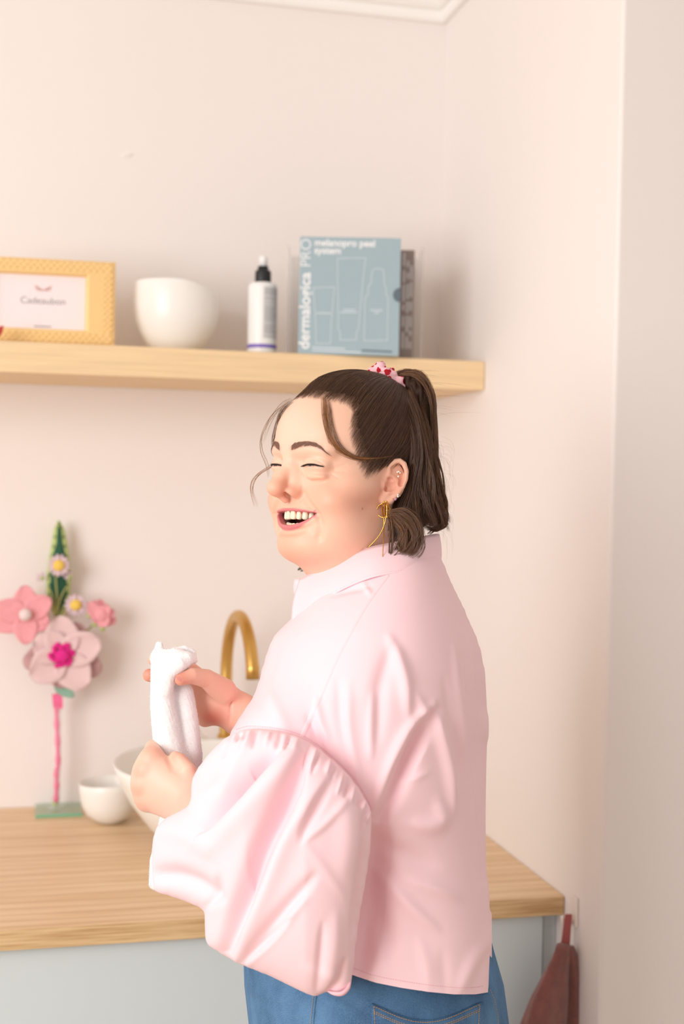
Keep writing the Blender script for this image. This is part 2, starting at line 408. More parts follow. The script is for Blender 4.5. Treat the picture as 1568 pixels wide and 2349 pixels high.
for (a, b, y) in ((786, 812, 713), (779, 817, 719), (847, 874, 713), (856, 866, 719), (725, 756, 722)):
    outline([(a, y), (b, y)], False, .0018)
outline([(716, 801), (790, 803)], False, .0022); outline([(716, 808), (826, 811)], False, .0022); outline([(830, 806), (897, 808)], False, .0026).data.materials[0] = MATS['print_dark']
# thumb notch at the right edge
V = [Mp @ Vector((*fx(917-0, 677), .0003))]; Fc = []
for i in range(17):
    a = math.pi/2+math.pi*i/16; V.append(Mp @ Vector((cw+15*PX*math.cos(a)-.0006, fx(0, 677)[1]+16*PX*math.sin(a), .0003)))
Fc = [(0, i, i+1) for i in range(1, 17)]
pyobj('thumb_notch', V, Fc, 'print_dark', ct, False)
# second carton behind, seen past the right edge
c2 = UD(946, 818, 2.27); Mb = wall_M((c2[0], c2[1], ZT), ang)
cb2 = empty('carton', (c2[0]-.05, c2[1]+.03, ZT)); tag(cb2, 'brown grey printed carton half hidden behind the blue grey carton', 'carton')
bm = bmesh.new(); bm_box(bm, (-.16, 0.0, .0005), (0, .055, chh-.008), .001); bmesh.ops.transform(bm, matrix=Mb, verts=bm.verts); bmobj('box_body', bm, 'box_side', cb2)
V = []; Fc = []
Mb2 = Mb @ Matrix.Rotation(math.pi/2, 4, 'X')
for xx in (-.020, -.013, -.007):
    z = .02
    while z < chh-.03:
        l = random.uniform(.008, .03); b_ = len(V)
        V += [Mb2 @ Vector(q) for q in ((xx, z, .0003), (xx+.0035, z, .0003), (xx+.0035, z+l, .0003), (xx, z+l, .0003))]; Fc.append((b_, b_+1, b_+2, b_+3)); z += l+random.uniform(.004, .012)
tag(pyobj('side_print', V, Fc, 'label_grey', cb2, False), kind='stuff')
# clear acrylic case around both
ac = empty('display_case', (pc[0]+cw/2, 2.27, ZT)); tag(ac, 'clear acrylic case standing around the cartons on the shelf', 'display case')
xl = UD(652, 815, 2.235)
Ma = wall_M((xl[0], xl[1], ZT), ang); aw = float(np.linalg.norm((UD(970, 815, 2.235)-xl)[:2])); ah = chh-.002
for nm, lo, hi in (('side_panel', (0, .045, 0), (.003, .15, ah)), ('side_panel', (aw-.003, .045, 0), (aw, .15, ah)), ('back_panel', (.0035, .1475, .0), (aw-.0035, .15, ah))):
    bm = bmesh.new(); bm_box(bm, (lo[0], lo[1], .0008), hi, .0006); bmesh.ops.transform(bm, matrix=Ma, verts=bm.verts); bmobj(nm, bm, 'acrylic', ac)
# ================================================================ things on the worktop
mat('brass', srgb(214, 172, 98), .36, .5, metal=1.0)
mat('glass_green', srgb(190, 220, 200), .03, .5, alpha=.38)
mat('glass_edge', srgb(120, 184, 150), .1, .5)
mat('glass_clear', (.97, .98, .98, 1), .02, .5, alpha=.15)
mat('ribbon_pink', srgb(242, 112, 158), .4, .5)
mat('wool_pale', srgb(236, 206, 206), .9, .1, bump=(900, .6, .002), sheen=.3)
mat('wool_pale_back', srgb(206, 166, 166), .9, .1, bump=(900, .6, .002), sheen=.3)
mat('wool_pink', srgb(248, 172, 180), .9, .1, bump=(900, .6, .002), sheen=.3)
mat('wool_white', srgb(240, 222, 222), .9, .1, bump=(900, .6, .002))
mat('wool_magenta', srgb(230, 56, 148), .85, .1, bump=(700, .6, .002))
mat('wool_yellow', srgb(246, 210, 104), .9, .1, bump=(900, .6, .002))
mat('wool_lilac', srgb(230, 206, 214), .9, .1, bump=(900, .6, .002))
mat('wool_green', srgb(62, 106, 84), .9, .1, bump=(700, .7, .003))
mat('wool_lime', srgb(190, 206, 136), .9, .1, bump=(700, .6, .002))
mat('wool_sage', srgb(150, 190, 170), .9, .1, bump=(700, .6, .002))
mat('wool_stem', srgb(160, 160, 100), .9, .1)
def place_lathe(name, prof, material, label, cat, px, py, Y, **k):
    p = UY(px, py, Y); o = lathe(name, prof, material, None, (p[0], Y, ZC+.0005), **k); tag(o, label, cat); return o
pv = UZ(254, 1893, ZC)   # small bowl, front foot
sb = lathe('bowl', [(0, 0), (.020, 0), (.026, .003), (.042, .016), (.0505, .034), (.0535, .056), (.0545, .070), (.0535, .0715), (.0525, .070), (.0505, .052), (.045, .030), (.034, .014), (0, .008)], 'ceramic', None, (pv[0], pv[1]+.024, ZC+.0004), 56, False, lambda a, r, z, t: (r, z+.003*math.cos(a+.6)*max(0, z/.07)))
tag(sb, 'small white ceramic bowl standing between flower stand and wash basin', 'bowl')
# vessel basin, half hidden behind the hand
pr = UZ(262, 1752, ZC+.14); rb = .185; bc = (pr[0]+rb*.985, 2.10)
print('basin', bc, pr)
vb = lathe('wash_basin', [(0, 0), (.07, 0), (.085, .006), (.125, .036), (.158, .080), (.176, .115), (.185, .139), (.183, .142), (.180, .139), (.170, .110), (.148, .07), (.11, .035), (.05, .016), (0, .014)], 'ceramic', None, (bc[0], bc[1], ZC+.0004), 72, False)
tag(vb, 'large white round wash basin on the worktop behind the hands', 'basin')
# brass tap
tp0 = UY(516, 1700, 2.335); bx_ = tp0[0]
tap = empty('tap', (bx_, 2.335, ZC)); tag(tap, 'brushed brass gooseneck tap rising behind the pink sleeve', 'tap')
pe = UD(579, 1557, 2.13); pL = UY(519, 1545, 2.335); pt = UD(547, 1417, 2.225)
A = np.array([bx_, 2.335, ZC+.002]); pL = np.array([bx_, 2.335, pL[2]])
ctr = (pL+pe)/2
arc = []
rad_h = (pe-pL); zt = pt[2]
up_z = zt-pL[2]
for i in range(0, 41):
    t = math.pi*i/40
    arc.append(pL+rad_h*(.5-.5*math.cos(t))*np.array([1, 1, 0])+np.array([0, 0, up_z*math.sin(t)+ (pe[2]-pL[2])*(i/40)**6]))
P = [A, A*.5+pL*.5]+arc
tube('spout', np.array(P), .0108, 'brass', tap, 24)
d_ = (np.array(arc[-1])-np.array(arc[-2])); d_ /= np.linalg.norm(d_)
tube('aerator', [np.array(arc[-1])-d_*.022, np.array(arc[-1])-d_*.021, np.array(arc[-1])+d_*.001], [.0108, .0113, .0113], 'brass', tap, 24)
lathe('base_ring', [(0, 0), (.024, 0), (.025, .004), (.022, .010), (.0125, .012), (0, .012)], 'brass', tap, tuple(A), 32, False)
lv = UY(486, 1703, 2.325)
tube('valve', [(bx_, 2.335, lv[2]-.03), (bx_, 2.335, lv[2]+.012)], .0145, 'brass', tap, 24)
tube('lever', [(bx_-.008, 2.33, lv[2]), (bx_-.018, 2.33, lv[2]), (lv[0]-.004, 2.325, lv[2]+.001)], [.006, .006, .005], 'brass', tap, 12)
# soap dispenser behind the towel
ps = UY(475, 1720, 2.31)
so = lathe('soap_dispenser', [(0, 0), (.024, 0), (.026, .004), (.026, .125), (.022, .139), (.010, .146), (.010, .152), (0, .152)], 'ceramic', None, (ps[0]-.022, 2.31, ZC+.0004), 32, False)
tag(so, 'plain white dispenser beside the brass tap, mostly behind the white towel', 'dispenser')
# --- flower stand
g0 = UZ(134, 1862, ZC); gx, gy = g0[0], g0[1]
fs = empty('flower_stand', (gx, gy, ZC)); tag(fs, 'glass stand with tube holding crochet pink flowers against the wall', 'flower stand')
gw = float(np.linalg.norm(UZ(188, 1872, ZC)-UZ(80, 1876, ZC))); gd = .082
box('glass_base', (gx-gw/2, gy-gd/2, ZC+.0006), (gx+gw/2, gy+gd/2, ZC+.0066), 'glass_green', fs, .0006)
box('glass_edge', (gx-gw/2, gy-gd/2-.0004, ZC+.001), (gx+gw/2, gy-gd/2+.0004, ZC+.0058), 'glass_edge', fs)
FY = gy
def fp(px, py, off=0): return UY(px, py, FY+off)
hs = fp(128, 1590)[2]
tube('glass_tube', [fp(127, 1858)*np.array([1, 0, 0])+np.array([0, FY, ZC+.0066]), fp(131, 1610)], .0085, 'glass_clear', fs, 20)
tube('tube_foot', [(fp(127, 1858)[0], FY, ZC+.0066), (fp(127, 1858)[0], FY, ZC+.011)], [.016, .0145], 'glass_clear', fs, 24)
tube('stem_end', [fp(126, 1850), fp(127, 1835)], .005, 'wool_lime', fs, 10)
P = [fp(128, 1840), fp(130, 1800), fp(129, 1770), fp(133, 1755), fp(132, 1700), fp(130, 1650), fp(130, 1600)]
tube('ribbon_wrap', spline(P, 30), [.0058+.0014*math.sin(i*1.7) for i in range(30)], 'ribbon_pink', fs, 10, .8)
def strip3(name, L, Rr, material, parent, th=.0012):
    V = []; Fc = []
    for a, b in zip(L, Rr): V += [a, b, np.asarray(a)+np.array([0, th, 0]), np.asarray(b)+np.array([0, th, 0])]
    for i in range(len(L)-1):
        o = 4*i
        Fc += [(o, o+1, o+5, o+4), (o+2, o+6, o+7, o+3), (o, o+4, o+6, o+2), (o+1, o+3, o+7, o+5)]
    Fc += [(0, 2, 3, 1), (4*len(L)-4, 4*len(L)-3, 4*len(L)-1, 4*len(L)-2)]
    return pyobj(name, V, Fc, material, parent, False)
strip3('ribbon_tail', [fp(119, 1592, -.008), fp(121, 1612, -.010), fp(123, 1624, -.008)], [fp(143, 1594, -.008), fp(144, 1612, -.010), fp(144, 1626, -.007)], 'ribbon_pink', fs)
strip3('ribbon_tail', [fp(126, 1590, -.004), fp(127, 1606, -.006), fp(130, 1616, -.004)], [fp(134, 1590, -.004), fp(137, 1606, -.006), fp(140, 1618, -.004)], 'ribbon_pink', fs)
def petal(name, base, tip, width, material, parent, thick=.006, cup=.25, off=0, seg=10, rim=True, toward=np.array([0, -1., 0])):
    """padded crochet petal from base to tip, cupped towards the viewer"""
    base = np.asarray(base, float); tip = np.asarray(tip, float); ax = tip-base; Ln = np.linalg.norm(ax); ax /= Ln
    sd = np.cross(ax, toward); sd /= np.linalg.norm(sd); nr = np.cross(sd, ax)
    if np.dot(nr, toward) < 0: nr = -nr
    n_u, n_v = seg, 9; V = []; Fc = []
    for layer in (1, -1):
        for i in range(n_u+1):
            t = i/n_u; w = width*(math.sin(math.pi*(t**.8)*.86+.17)**.75)*.5
            for j in range(n_v):
                s = -1+2*j/(n_v-1)
                edge = (1-abs(s)**3)*(1-abs(2*t-1)**6)
                rimh = thick*.35*math.exp(-((abs(s)-.82)/.13)**2) if rim else 0
                h = cup*width*.5*(s*s*.8)+cup*Ln*.35*t*t + layer*thick*.5*max(edge, .12)+(rimh if layer > 0 else 0)+.0006*math.sin(i*2.1+j*1.3)
                V.append(base+ax*Ln*t*(1-.06*s*s)+sd*w*s+nr*h+np.array([0, off, 0]))
    m_ = (n_u+1)*n_v
    for i in range(n_u):
        for j in range(n_v-1):
            a = i*n_v+j; Fc.append((a, a+1, a+n_v+1, a+n_v)); Fc.append((m_+a, m_+a+n_v, m_+a+n_v+1, m_+a+1))
    for i in range(n_u):
        for j in (0, n_v-1):
            a = i*n_v+j; Fc.append((a, a+n_v, m_+a+n_v, m_+a) if j == 0 else (a, m_+a, m_+a+n_v, a+n_v))
    for j in range(n_v-1):
        Fc.append((j, m_+j, m_+j+1, j+1)); a = n_u*n_v+j; Fc.append((a, a+1, m_+a+1, m_+a))
    return pyobj(name, V, Fc, material, parent)
def ball(name, c, r, material, parent, sq=1, bumps=0):
    bm = bmesh.new(); bmesh.ops.create_icosphere(bm, subdivisions=4 if bumps else 2, radius=1)
    for v in bm.verts:
        q = v.co.copy(); k_ = 1+(bumps*(math.sin(q.x*9)*math.sin(q.y*9+1)*math.sin(q.z*9+2)) if bumps else 0)
        v.co = Vector((c[0]+q.x*r*k_, c[1]+q.y*r*sq*k_, c[2]+q.z*r*k_))
    return bmobj(name, bm, material, parent, True)
def flower(name, cpx, tips, width, material, centre_mat, centre_px, cup=.2, off=0., back=None, backmat=None, thick=.006):
    c = fp(*cpx, off); root = ball(name, c+np.array([0, .004, 0]), centre_px*.00079*.8, centre_mat, fs, .6)
    if back:
        for tp in back: petal('back_petal', c+np.array([0, .010, 0]), fp(*tp, off+.010), width*.95, backmat, root, thick, cup*.5)
    for i, tp in enumerate(tips): petal('petal', c, fp(*tp, off-.002*(i % 2)), width, material, root, thick, cup)
    return root
# big leaf
Ll = [(133, 1194), (123, 1215), (119, 1245), (110, 1290), (106, 1330), (106, 1360), (115, 1395), (128, 1420)]
Rr = [(137, 1194), (148, 1215), (154, 1245), (160, 1290), (162, 1330), (161, 1360), (152, 1395), (134, 1420)]
def leaf(name, Lp, Rp, material, off, shrink, th=.004):
    V = []; Fc = []; n_ = len(Lp); k_ = 7
    for ly in (0, 1):
        for (a, b) in zip(Lp, Rp):
            for j in range(k_):
                s = -1+2*j/(k_-1); u = (a[0]+b[0])/2+(b[0]-a[0])/2*s*shrink
                V.append(fp(u, (a[1]+b[1])/2, off-.004*(1-s*s)+(th if ly else 0)))
    m_ = n_*k_
    for i in range(n_-1):
        for j in range(k_-1):
            a = i*k_+j; Fc += [(a, a+k_, a+k_+1, a+1), (m_+a, m_+a+1, m_+a+k_+1, m_+a+k_)]
    for i in range(n_-1):
        a = i*k_; Fc.append((a, m_+a, m_+a+k_, a+k_)); a = i*k_+k_-1; Fc.append((a, a+k_, m_+a+k_, m_+a))
    return pyobj(name, V, Fc, material, fs)
lf = leaf('leaf', Ll, Rr, 'wool_lime', .012, 1.0)
leaf('leaf_heart', [(a+5, b+4) for a, b in Ll[:1]]+[(a+7+2.5*(i % 2), b) for i, (a, b) in enumerate(Ll[1:])], [(a-5, b+4) for a, b in Rr[:1]]+[(a-7-2.5*(i % 2), b) for i, (a, b) in enumerate(Rr[1:])], 'wool_green', .0095, 1.0, .003)
# little stitched teeth of the dark leaf heart
V = []; Fc = []
for i in range(9):
    y = 1208+i*22
    for s, E_ in ((-1, Ll), (1, Rr)):
        ex = np.interp(y, [q[1] for q in E_], [q[0] for q in E_]); cx0 = 134
        x0 = cx0+(ex-cx0)*.55; x1 = cx0+(ex-cx0)*.9; b_ = len(V)
        V += [fp(x0, y-5, .0035), fp(x1, y+2, .0055), fp(x0, y+6, .0035), fp(x0+(x1-x0)*.3, y, .0025)]
        Fc += [(b_, b_+1, b_+3), (b_+1, b_+2, b_+3)]
tag(pyobj('leaf_stitches', V, Fc, 'wool_green', fs, False), kind='stuff')
for P in ([(127, 1415), (131, 1380), (129, 1345), (126, 1300)], [(130, 1410), (140, 1370), (153, 1345)], [(128, 1412), (122, 1372), (110, 1345)], [(136, 1420), (148, 1405), (166, 1395)], [(170, 1440), (200, 1445), (215, 1430)]):
    tube('stem', spline([fp(*q, -.002) for q in P], 10), .0016, 'wool_stem', fs, 7)
ang0 = lambda c, r, n_, ph=0, sx=1., sy_=1.: [(c[0]+r*sx*math.cos(ph+2*math.pi*i/n_), c[1]+r*sy_*math.sin(ph+2*math.pi*i/n_)) for i in range(n_)]
for c in ((135, 1297, -.012), (174, 1388, -.008)):
    rt = ball('daisy', fp(c[0], c[1], c[2]-.004), .0105, 'wool_yellow', fs, .6)
    for i, tp in enumerate(ang0(c, 27, 13, .2)): petal('petal', fp(c[0], c[1], c[2]), fp(tp[0], tp[1], c[2]-.003*(i % 2)), .010, 'wool_lilac', rt, .004, .15, 0, 6, False)
for c in ((96, 1326), (160, 1322)):
    rt = ball('bud', fp(*c, .002), .005, 'wool_lime', fs)
    for tp in ((c[0]-12, c[1]-8), (c[0]-13, c[1]+4), (c[0]+2, c[1]-14)): petal('petal', fp(*c, 0), fp(*tp, 0), .008, 'wool_lilac', rt, .003, .1, 0, 6, False)
flower('cosmos_flower', (58, 1410), [(58, 1342), (117, 1372), (112, 1437), (60, 1478), (-18, 1440), (-14, 1388)], .045, 'wool_pink', 'wool_white', 17, .18, -.012)
ball('flower_centre', fp(58, 1410, -.026), .0115, 'wool_white', fs, .8)
rt = ball('carnation', fp(232, 1410, -.012), .013, 'wool_pink', fs, .9, .12)
for i, tp in enumerate(((203, 1380), (215, 1376), (230, 1374), (248, 1386), (262, 1400), (266, 1424), (250, 1432), (222, 1432))):
    petal('petal', fp(228, 1418, -.014+.004*(i % 3)), fp(*tp, -.016+.006*(i % 3)), .026, 'wool_pink', rt, .005, .3, 0, 8)
for q in ((205, 1412), (218, 1432), (235, 1442)): ball('sepal', fp(*q, -.006), .0055, 'wool_lime', fs)
mg = flower('magnolia_flower', (143, 1504), [(139, 1411), (231, 1466), (196, 1578), (71, 1556), (82, 1460)], .066, 'wool_pale', 'wool_magenta', 20, .26, -.022, [(185, 1430), (232, 1540), (52, 1520), (140, 1578)], 'wool_pale_back', .007)
c = fp(143, 1504, -.034); ball('flower_centre', c, .0125, 'wool_magenta', mg, .7, .1)
for i in range(34):
    a = i*2.4; r = .013+.009*((i*7) % 10)/10; q = c+np.array([r*math.cos(a), .004, r*math.sin(a)])
    ball('stamen', q, .0042, 'wool_magenta', mg)
petal('leaf_small', fp(126, 1570, -.004), fp(170, 1598, -.010), .022, 'wool_sage', fs, .003, .1)
# ================================================================ hook and hanging towel on the right wall
mat('hook_white', srgb(236, 226, 218), .5)
mat('towel_red', srgb(150, 82, 72), .95, .1, bump=(700, .9, .004), noise=(60, .25), sheen=.5)
mat('towel_loop', srgb(168, 96, 94), .85, .15)
hkY = YC-.085
h0 = UX(1319, 2090, XW)
hk = empty('wall_hook', (XW, h0[1], h0[2]))
tag(hk, 'small white adhesive hook on the right wall beside the worktop end', 'hook')
Yh = float(h0[1]); Zh = float(h0[2])
box('plate', (XW-.004, Yh-.012, Zh-.020), (XW-.0004, Yh+.010, Zh+.022), 'hook_white', hk, .0012)
tube('hook_arm', spline([(XW-.003, Yh, Zh-.010), (XW-.012, Yh, Zh-.018), (XW-.018, Yh, Zh-.016), (XW-.020, Yh, Zh-.006)], 12), .003, 'hook_white', hk, 10)
Yt = Yh-.008
ht = empty('hanging_towel', (XW-.02, Yt, Zh-.4)); tag(ht, 'terracotta terry towel hanging by its loop from the wall hook', 'towel')
def ux(px, py, dy=0): return UY(px, py, Yt-dy)
strip3('loop', [ux(1297, 2098), ux(1292, 2130), ux(1288, 2160), ux(1284, 2192)], [ux(1312, 2098), ux(1309, 2130), ux(1307, 2160), ux(1306, 2192)], 'towel_loop', ht, .0025)
def lobe(name, rows, ph, yo):
    V = []; Fc = []; n_ = 36
    for i, (py, xl_, xr_, th) in enumerate(rows):
        a = ux(xl_, py, yo); b = ux(xr_, py, yo); c = (a+b)/2; h = (b-a)/2
        for k in range(n_):
            t = 2*math.pi*k/n_; rr = 1+.08*math.sin(3*t+ph+i*.15)+.04*math.sin(7*t+i*.3)
            V.append(c+h*math.cos(t)*rr+np.array([0, -1, 0])*th*math.sin(t)*rr)
    for i in range(len(rows)-1):
        for k in range(n_): Fc.append((i*n_+k, i*n_+(k+1) % n_, (i+1)*n_+(k+1) % n_, (i+1)*n_+k))
    Fc += [tuple(range(n_))[::-1], tuple((len(rows)-1)*n_+k for k in range(n_))]
    return pyobj(name, V, Fc, 'towel_red', ht)
def interp_rows(keys, n_):
    ys = np.linspace(keys[0][0], keys[-1][0], n_)
    return [(y,)+tuple(np.interp(y, [k[0] for k in keys], [k[j] for k in keys]) for j in (1, 2, 3)) for y in ys]
lobe('front_fold', interp_rows([(2166, 1276, 1303, .006), (2190, 1268, 1304, .009), (2230, 1248, 1301, .011), (2290, 1215, 1299, .013), (2349, 1192, 1297, .014), (2600, 1172, 1292, .016), (2750, 1170, 1290, .016)], 40), 0, .012)
lobe('back_fold', interp_rows([(2170, 1292, 1315, .005), (2200, 1294, 1326, .008), (2240, 1295, 1334, .010), (2349, 1294, 1335, .011), (2600, 1286, 1330, .012), (2740, 1284, 1328, .012)], 40), 2, .002)
# ================================================================ small signed-distance sculpting kit (numpy)
def sm(a, b, k):                       # smooth union
    h = np.clip(.5+.5*(b-a)/k, 0, 1); return b+(a-b)*h-k*h*(1-h)
def ssub(a, b, k):                     # a minus b, smooth
    h = np.clip(.5-.5*(a+b)/k, 0, 1); return a+(-b-a)*h+k*h*(1-h)
def smax(a, b, k): return -sm(-a, -b, k)
def ell(P, c, r, R=None):
    q = P-np.asarray(c, np.float32)
    if R is not None: q = q @ np.asarray(R, np.float32)
    r = np.asarray(r, np.float32)
    k0 = np.sqrt(((q/r)**2).sum(-1))+1e-6; k1 = np.sqrt(((q/(r*r))**2).sum(-1))+1e-9
    return k0*(k0-1)/k1
def cap(P, a, b, ra, rb=None, sq=None):
    """round cone; sq scales an axis first (flattening)"""
    a = np.asarray(a, np.float32); b = np.asarray(b, np.float32); rb = ra if rb is None else rb
    q = P-a; ab = b-a
    if sq is not None: s = np.asarray(sq, np.float32); q = q*s; ab = ab*s
    t = np.clip((q@ab)/(ab@ab+1e-9), 0, 1)
    return np.sqrt(((q-t[..., None]*ab)**2).sum(-1)+1e-9)-(ra+(rb-ra)*t)
def chain(P, pts, rad, k=0):
    d = None; rad = [rad]*len(pts) if np.isscalar(rad) else rad
    for i in range(len(pts)-1):
        e = cap(P, pts[i], pts[i+1], rad[i], rad[i+1])
        d = e if d is None else (sm(d, e, k) if k else np.minimum(d, e))
    return d
def nets(fn, lo, hi, h, project=2):
    """surface nets of fn over a box; only blocks near the surface are evaluated"""
    lo = np.asarray(lo, float); n = np.ceil((np.asarray(hi, float)-lo)/h/8).astype(int)*8+1
    B = (n-1)//8
    bc = np.stack(np.meshgrid(*[lo[i]+(np.arange(B[i])*8+4)*h for i in range(3)], indexing='ij'), -1).astype(np.float32).reshape(-1, 3)
    dc = np.concatenate([fn(bc[i:i+200000]) for i in range(0, len(bc), 200000)]).reshape(B)
    near = np.abs(dc) < h*8*1.35
    sgn = np.where(dc > 0, 1e3, -1e3).astype(np.float32)
    G = np.full(n, 1e3, np.float32)
    G[:-1, :-1, :-1] = np.repeat(np.repeat(np.repeat(sgn, 8, 0), 8, 1), 8, 2)
    idx = np.argwhere(near); o9 = np.stack(np.meshgrid(np.arange(9), np.arange(9), np.arange(9), indexing='ij'), -1).reshape(-1, 3)
    for s in range(0, len(idx), 400):
        ii = (idx[s:s+400, None]*8+o9[None]).reshape(-1, 3)
        G[ii[:, 0], ii[:, 1], ii[:, 2]] = fn((lo+ii*h).astype(np.float32))
    S = G < 0
    c8 = sum(S[a:n[0]-1+a, b:n[1]-1+b, c:n[2]-1+c].astype(np.int8) for a in (0, 1) for b in (0, 1) for c in (0, 1))
    act = (c8 > 0) & (c8 < 8); ci = np.argwhere(act)
    vid = np.full(act.shape, -1, np.int32); vid[act] = np.arange(len(ci))
    acc = np.zeros((len(ci), 3)); cnt = np.zeros(len(ci))
    cor = np.array([(a, b, c) for a in (0, 1) for b in (0, 1) for c in (0, 1)])
    val = np.stack([G[ci[:, 0]+a, ci[:, 1]+b, ci[:, 2]+c] for a, b, c in cor], 1)
    for i in range(8):
        for j in range(i+1, 8):
            if abs(cor[i]-cor[j]).sum() == 1:
                a, b = val[:, i], val[:, j]; m_ = (a < 0) != (b < 0)
                t = np.where(m_, a/(a-b+1e-12), 0); acc += np.where(m_[:, None], cor[i]+(cor[j]-cor[i])*t[:, None], 0); cnt += m_
    V = lo+(ci+acc/np.maximum(cnt, 1)[:, None])*h
    Q = []
    for ax in range(3):
        b, c = [(1, 2), (2, 0), (0, 1)][ax]
        sl = [slice(1, -1)]*3; sl[ax] = slice(0, n[ax]-1); s2 = [slice(1, -1)]*3; s2[ax] = slice(1, n[ax])
        A_, B_ = S[tuple(sl)], S[tuple(s2)]; e = np.argwhere(A_ != B_); fl = A_[tuple(e.T)]
        e = e.copy()
        for k in range(3):
            if k != ax: e[:, k] += 1
        def g(db, dc_):
            q = e.copy(); q[:, b] -= db; q[:, c] -= dc_; return vid[q[:, 0], q[:, 1], q[:, 2]]
        q = np.stack([g(1, 1), g(0, 1), g(0, 0), g(1, 0)], 1)
        q[~fl] = q[~fl][:, ::-1]; Q.append(q)
    Q = np.concatenate(Q)
    Q = Q[(Q >= 0).all(1)]
    for _ in range(project):
        d, g = grad(fn, V, h*.35); V = V-np.clip(d, -h, h)[:, None]*g
    return V, Q
def grad(fn, V, e):
    out = []; gd = []
    for s in range(0, len(V), 200000):
        v = V[s:s+200000].astype(np.float32); d = fn(v)
        g = np.stack([fn(v+np.eye(3, dtype=np.float32)[i]*e)-fn(v-np.eye(3, dtype=np.float32)[i]*e) for i in range(3)], 1)
        g /= np.linalg.norm(g, axis=1)[:, None]+1e-9; out.append(d); gd.append(g)
    return np.concatenate(out), np.concatenate(gd)
def vnormals(V, Q):
    n = np.cross(V[Q[:, 2]]-V[Q[:, 0]], V[Q[:, 3 % Q.shape[1]]]-V[Q[:, 1]]); N = np.zeros_like(V)
    for k in range(Q.shape[1]): np.add.at(N, Q[:, k], n)
    return N/(np.linalg.norm(N, axis=1)[:, None]+1e-12)
def lap(V, Q, it=1, lam=.5, mask=None):
    for _ in range(it):
        A = np.zeros_like(V); c = np.zeros(len(V)); k = Q.shape[1]
        for i in range(k):
            a, b = Q[:, i], Q[:, (i+1) % k]
            np.add.at(A, a, V[b]); np.add.at(c, a, 1); np.add.at(A, b, V[a]); np.add.at(c, b, 1)
        D = A/np.maximum(c, 1)[:, None]-V
        V = V+lam*(D if mask is None else D*mask[:, None])
    return V
def hashnoise(P, s, seed=0):
    """cheap smooth noise: sum of sines"""
    r = np.random.default_rng(seed); o = 0
    for i in range(7):
        k = r.normal(size=3)*s*(1+.35*i); o = o+np.sin(P@k+r.uniform(0, 6.28))/(1+.35*i)
    return o/3.2
# picture-plane frame of the person: u, v in photograph pixels, w in the same unit away from the camera; real depth D0 at w = 0
D0 = 1.42; PXM = D0/F
def uvw(P):
    P = np.asarray(P, float); d = D0+P[..., 2]*PXM
    r = FWD+RGT*((P[..., 0:1]-W/2)/F)-UPV*((P[..., 1:2]-H/2)/F)
    return CAMP+r*d[..., None]
def setcol(o, C, name='col'):
    a = o.data.color_attributes.new(name, 'FLOAT_COLOR', 'POINT')
    C = np.concatenate([np.asarray(C, np.float32), np.ones((len(C), 1), np.float32)], 1); a.data.foreach_set('color', C.ravel())
def lerp(a, b, t): return a+(b-a)*t[:, None]
def gauss(d, s): return np.exp(-(d/s)**2)
# ================================================================ person: head (head space in mm: x to her left = towards us, y forward, z up from eye level)
HA, HP = math.radians(54), math.radians(6); HS = 2.089
HC = (819., 1065.+HS*9.2)
Ca, Sa, Cp_, Sp_ = math.cos(HA), math.sin(HA), math.cos(HP), math.sin(HP)
def h2p(P):
    P = np.asarray(P, float); x, y, z = P[..., 0], P[..., 1], P[..., 2]
    y2 = y*Cp_-z*Sp_; z2 = z*Cp_+y*Sp_
    return np.stack([HC[0]+HS*(x*Ca-y2*Sa), HC[1]-HS*z2, HS*(-x*Sa-y2*Ca)], -1)
def p2h(P):
    P = np.asarray(P, float); a = (P[..., 0]-HC[0])/HS; z2 = (HC[1]-P[..., 1])/HS; b = P[..., 2]/HS
    x = a*Ca-b*Sa; y2 = -a*Sa-b*Ca
    return np.stack([x, y2*Cp_+z2*Sp_, z2*Cp_-y2*Sp_], -1)
XC = 36.5
def zu(x): return -51.5-1.2*(x/XC)**2
def zl(x): return -66.8+14.1*np.minimum(np.abs(x/XC), 1)**2.2
EARO = np.array([61.5, 7., -12.]); EP = np.array([.36, -.933, 0.]); EN = np.array([.933, .36, 0.])
HEL = [(2.6, 9.6), (3.2, 15), (4.5, 20), (8.3, 24), (14, 25.4), (20, 22.4), (24, 14.5), (24.6, 6), (22, -3.2), (18, -9.6), (13, -16), (9, -21)]
ANT = [(4, 8.2), (10, 5.6), (15.5, 3.5), (17.6, -2), (15.4, -7.2), (11, -9.8), (6.8, -9.2)]
EQ = np.array([0, -.06, 1.])
def ear3(p, q, n): return EARO+EP*p*.9+EQ*q+EN*n
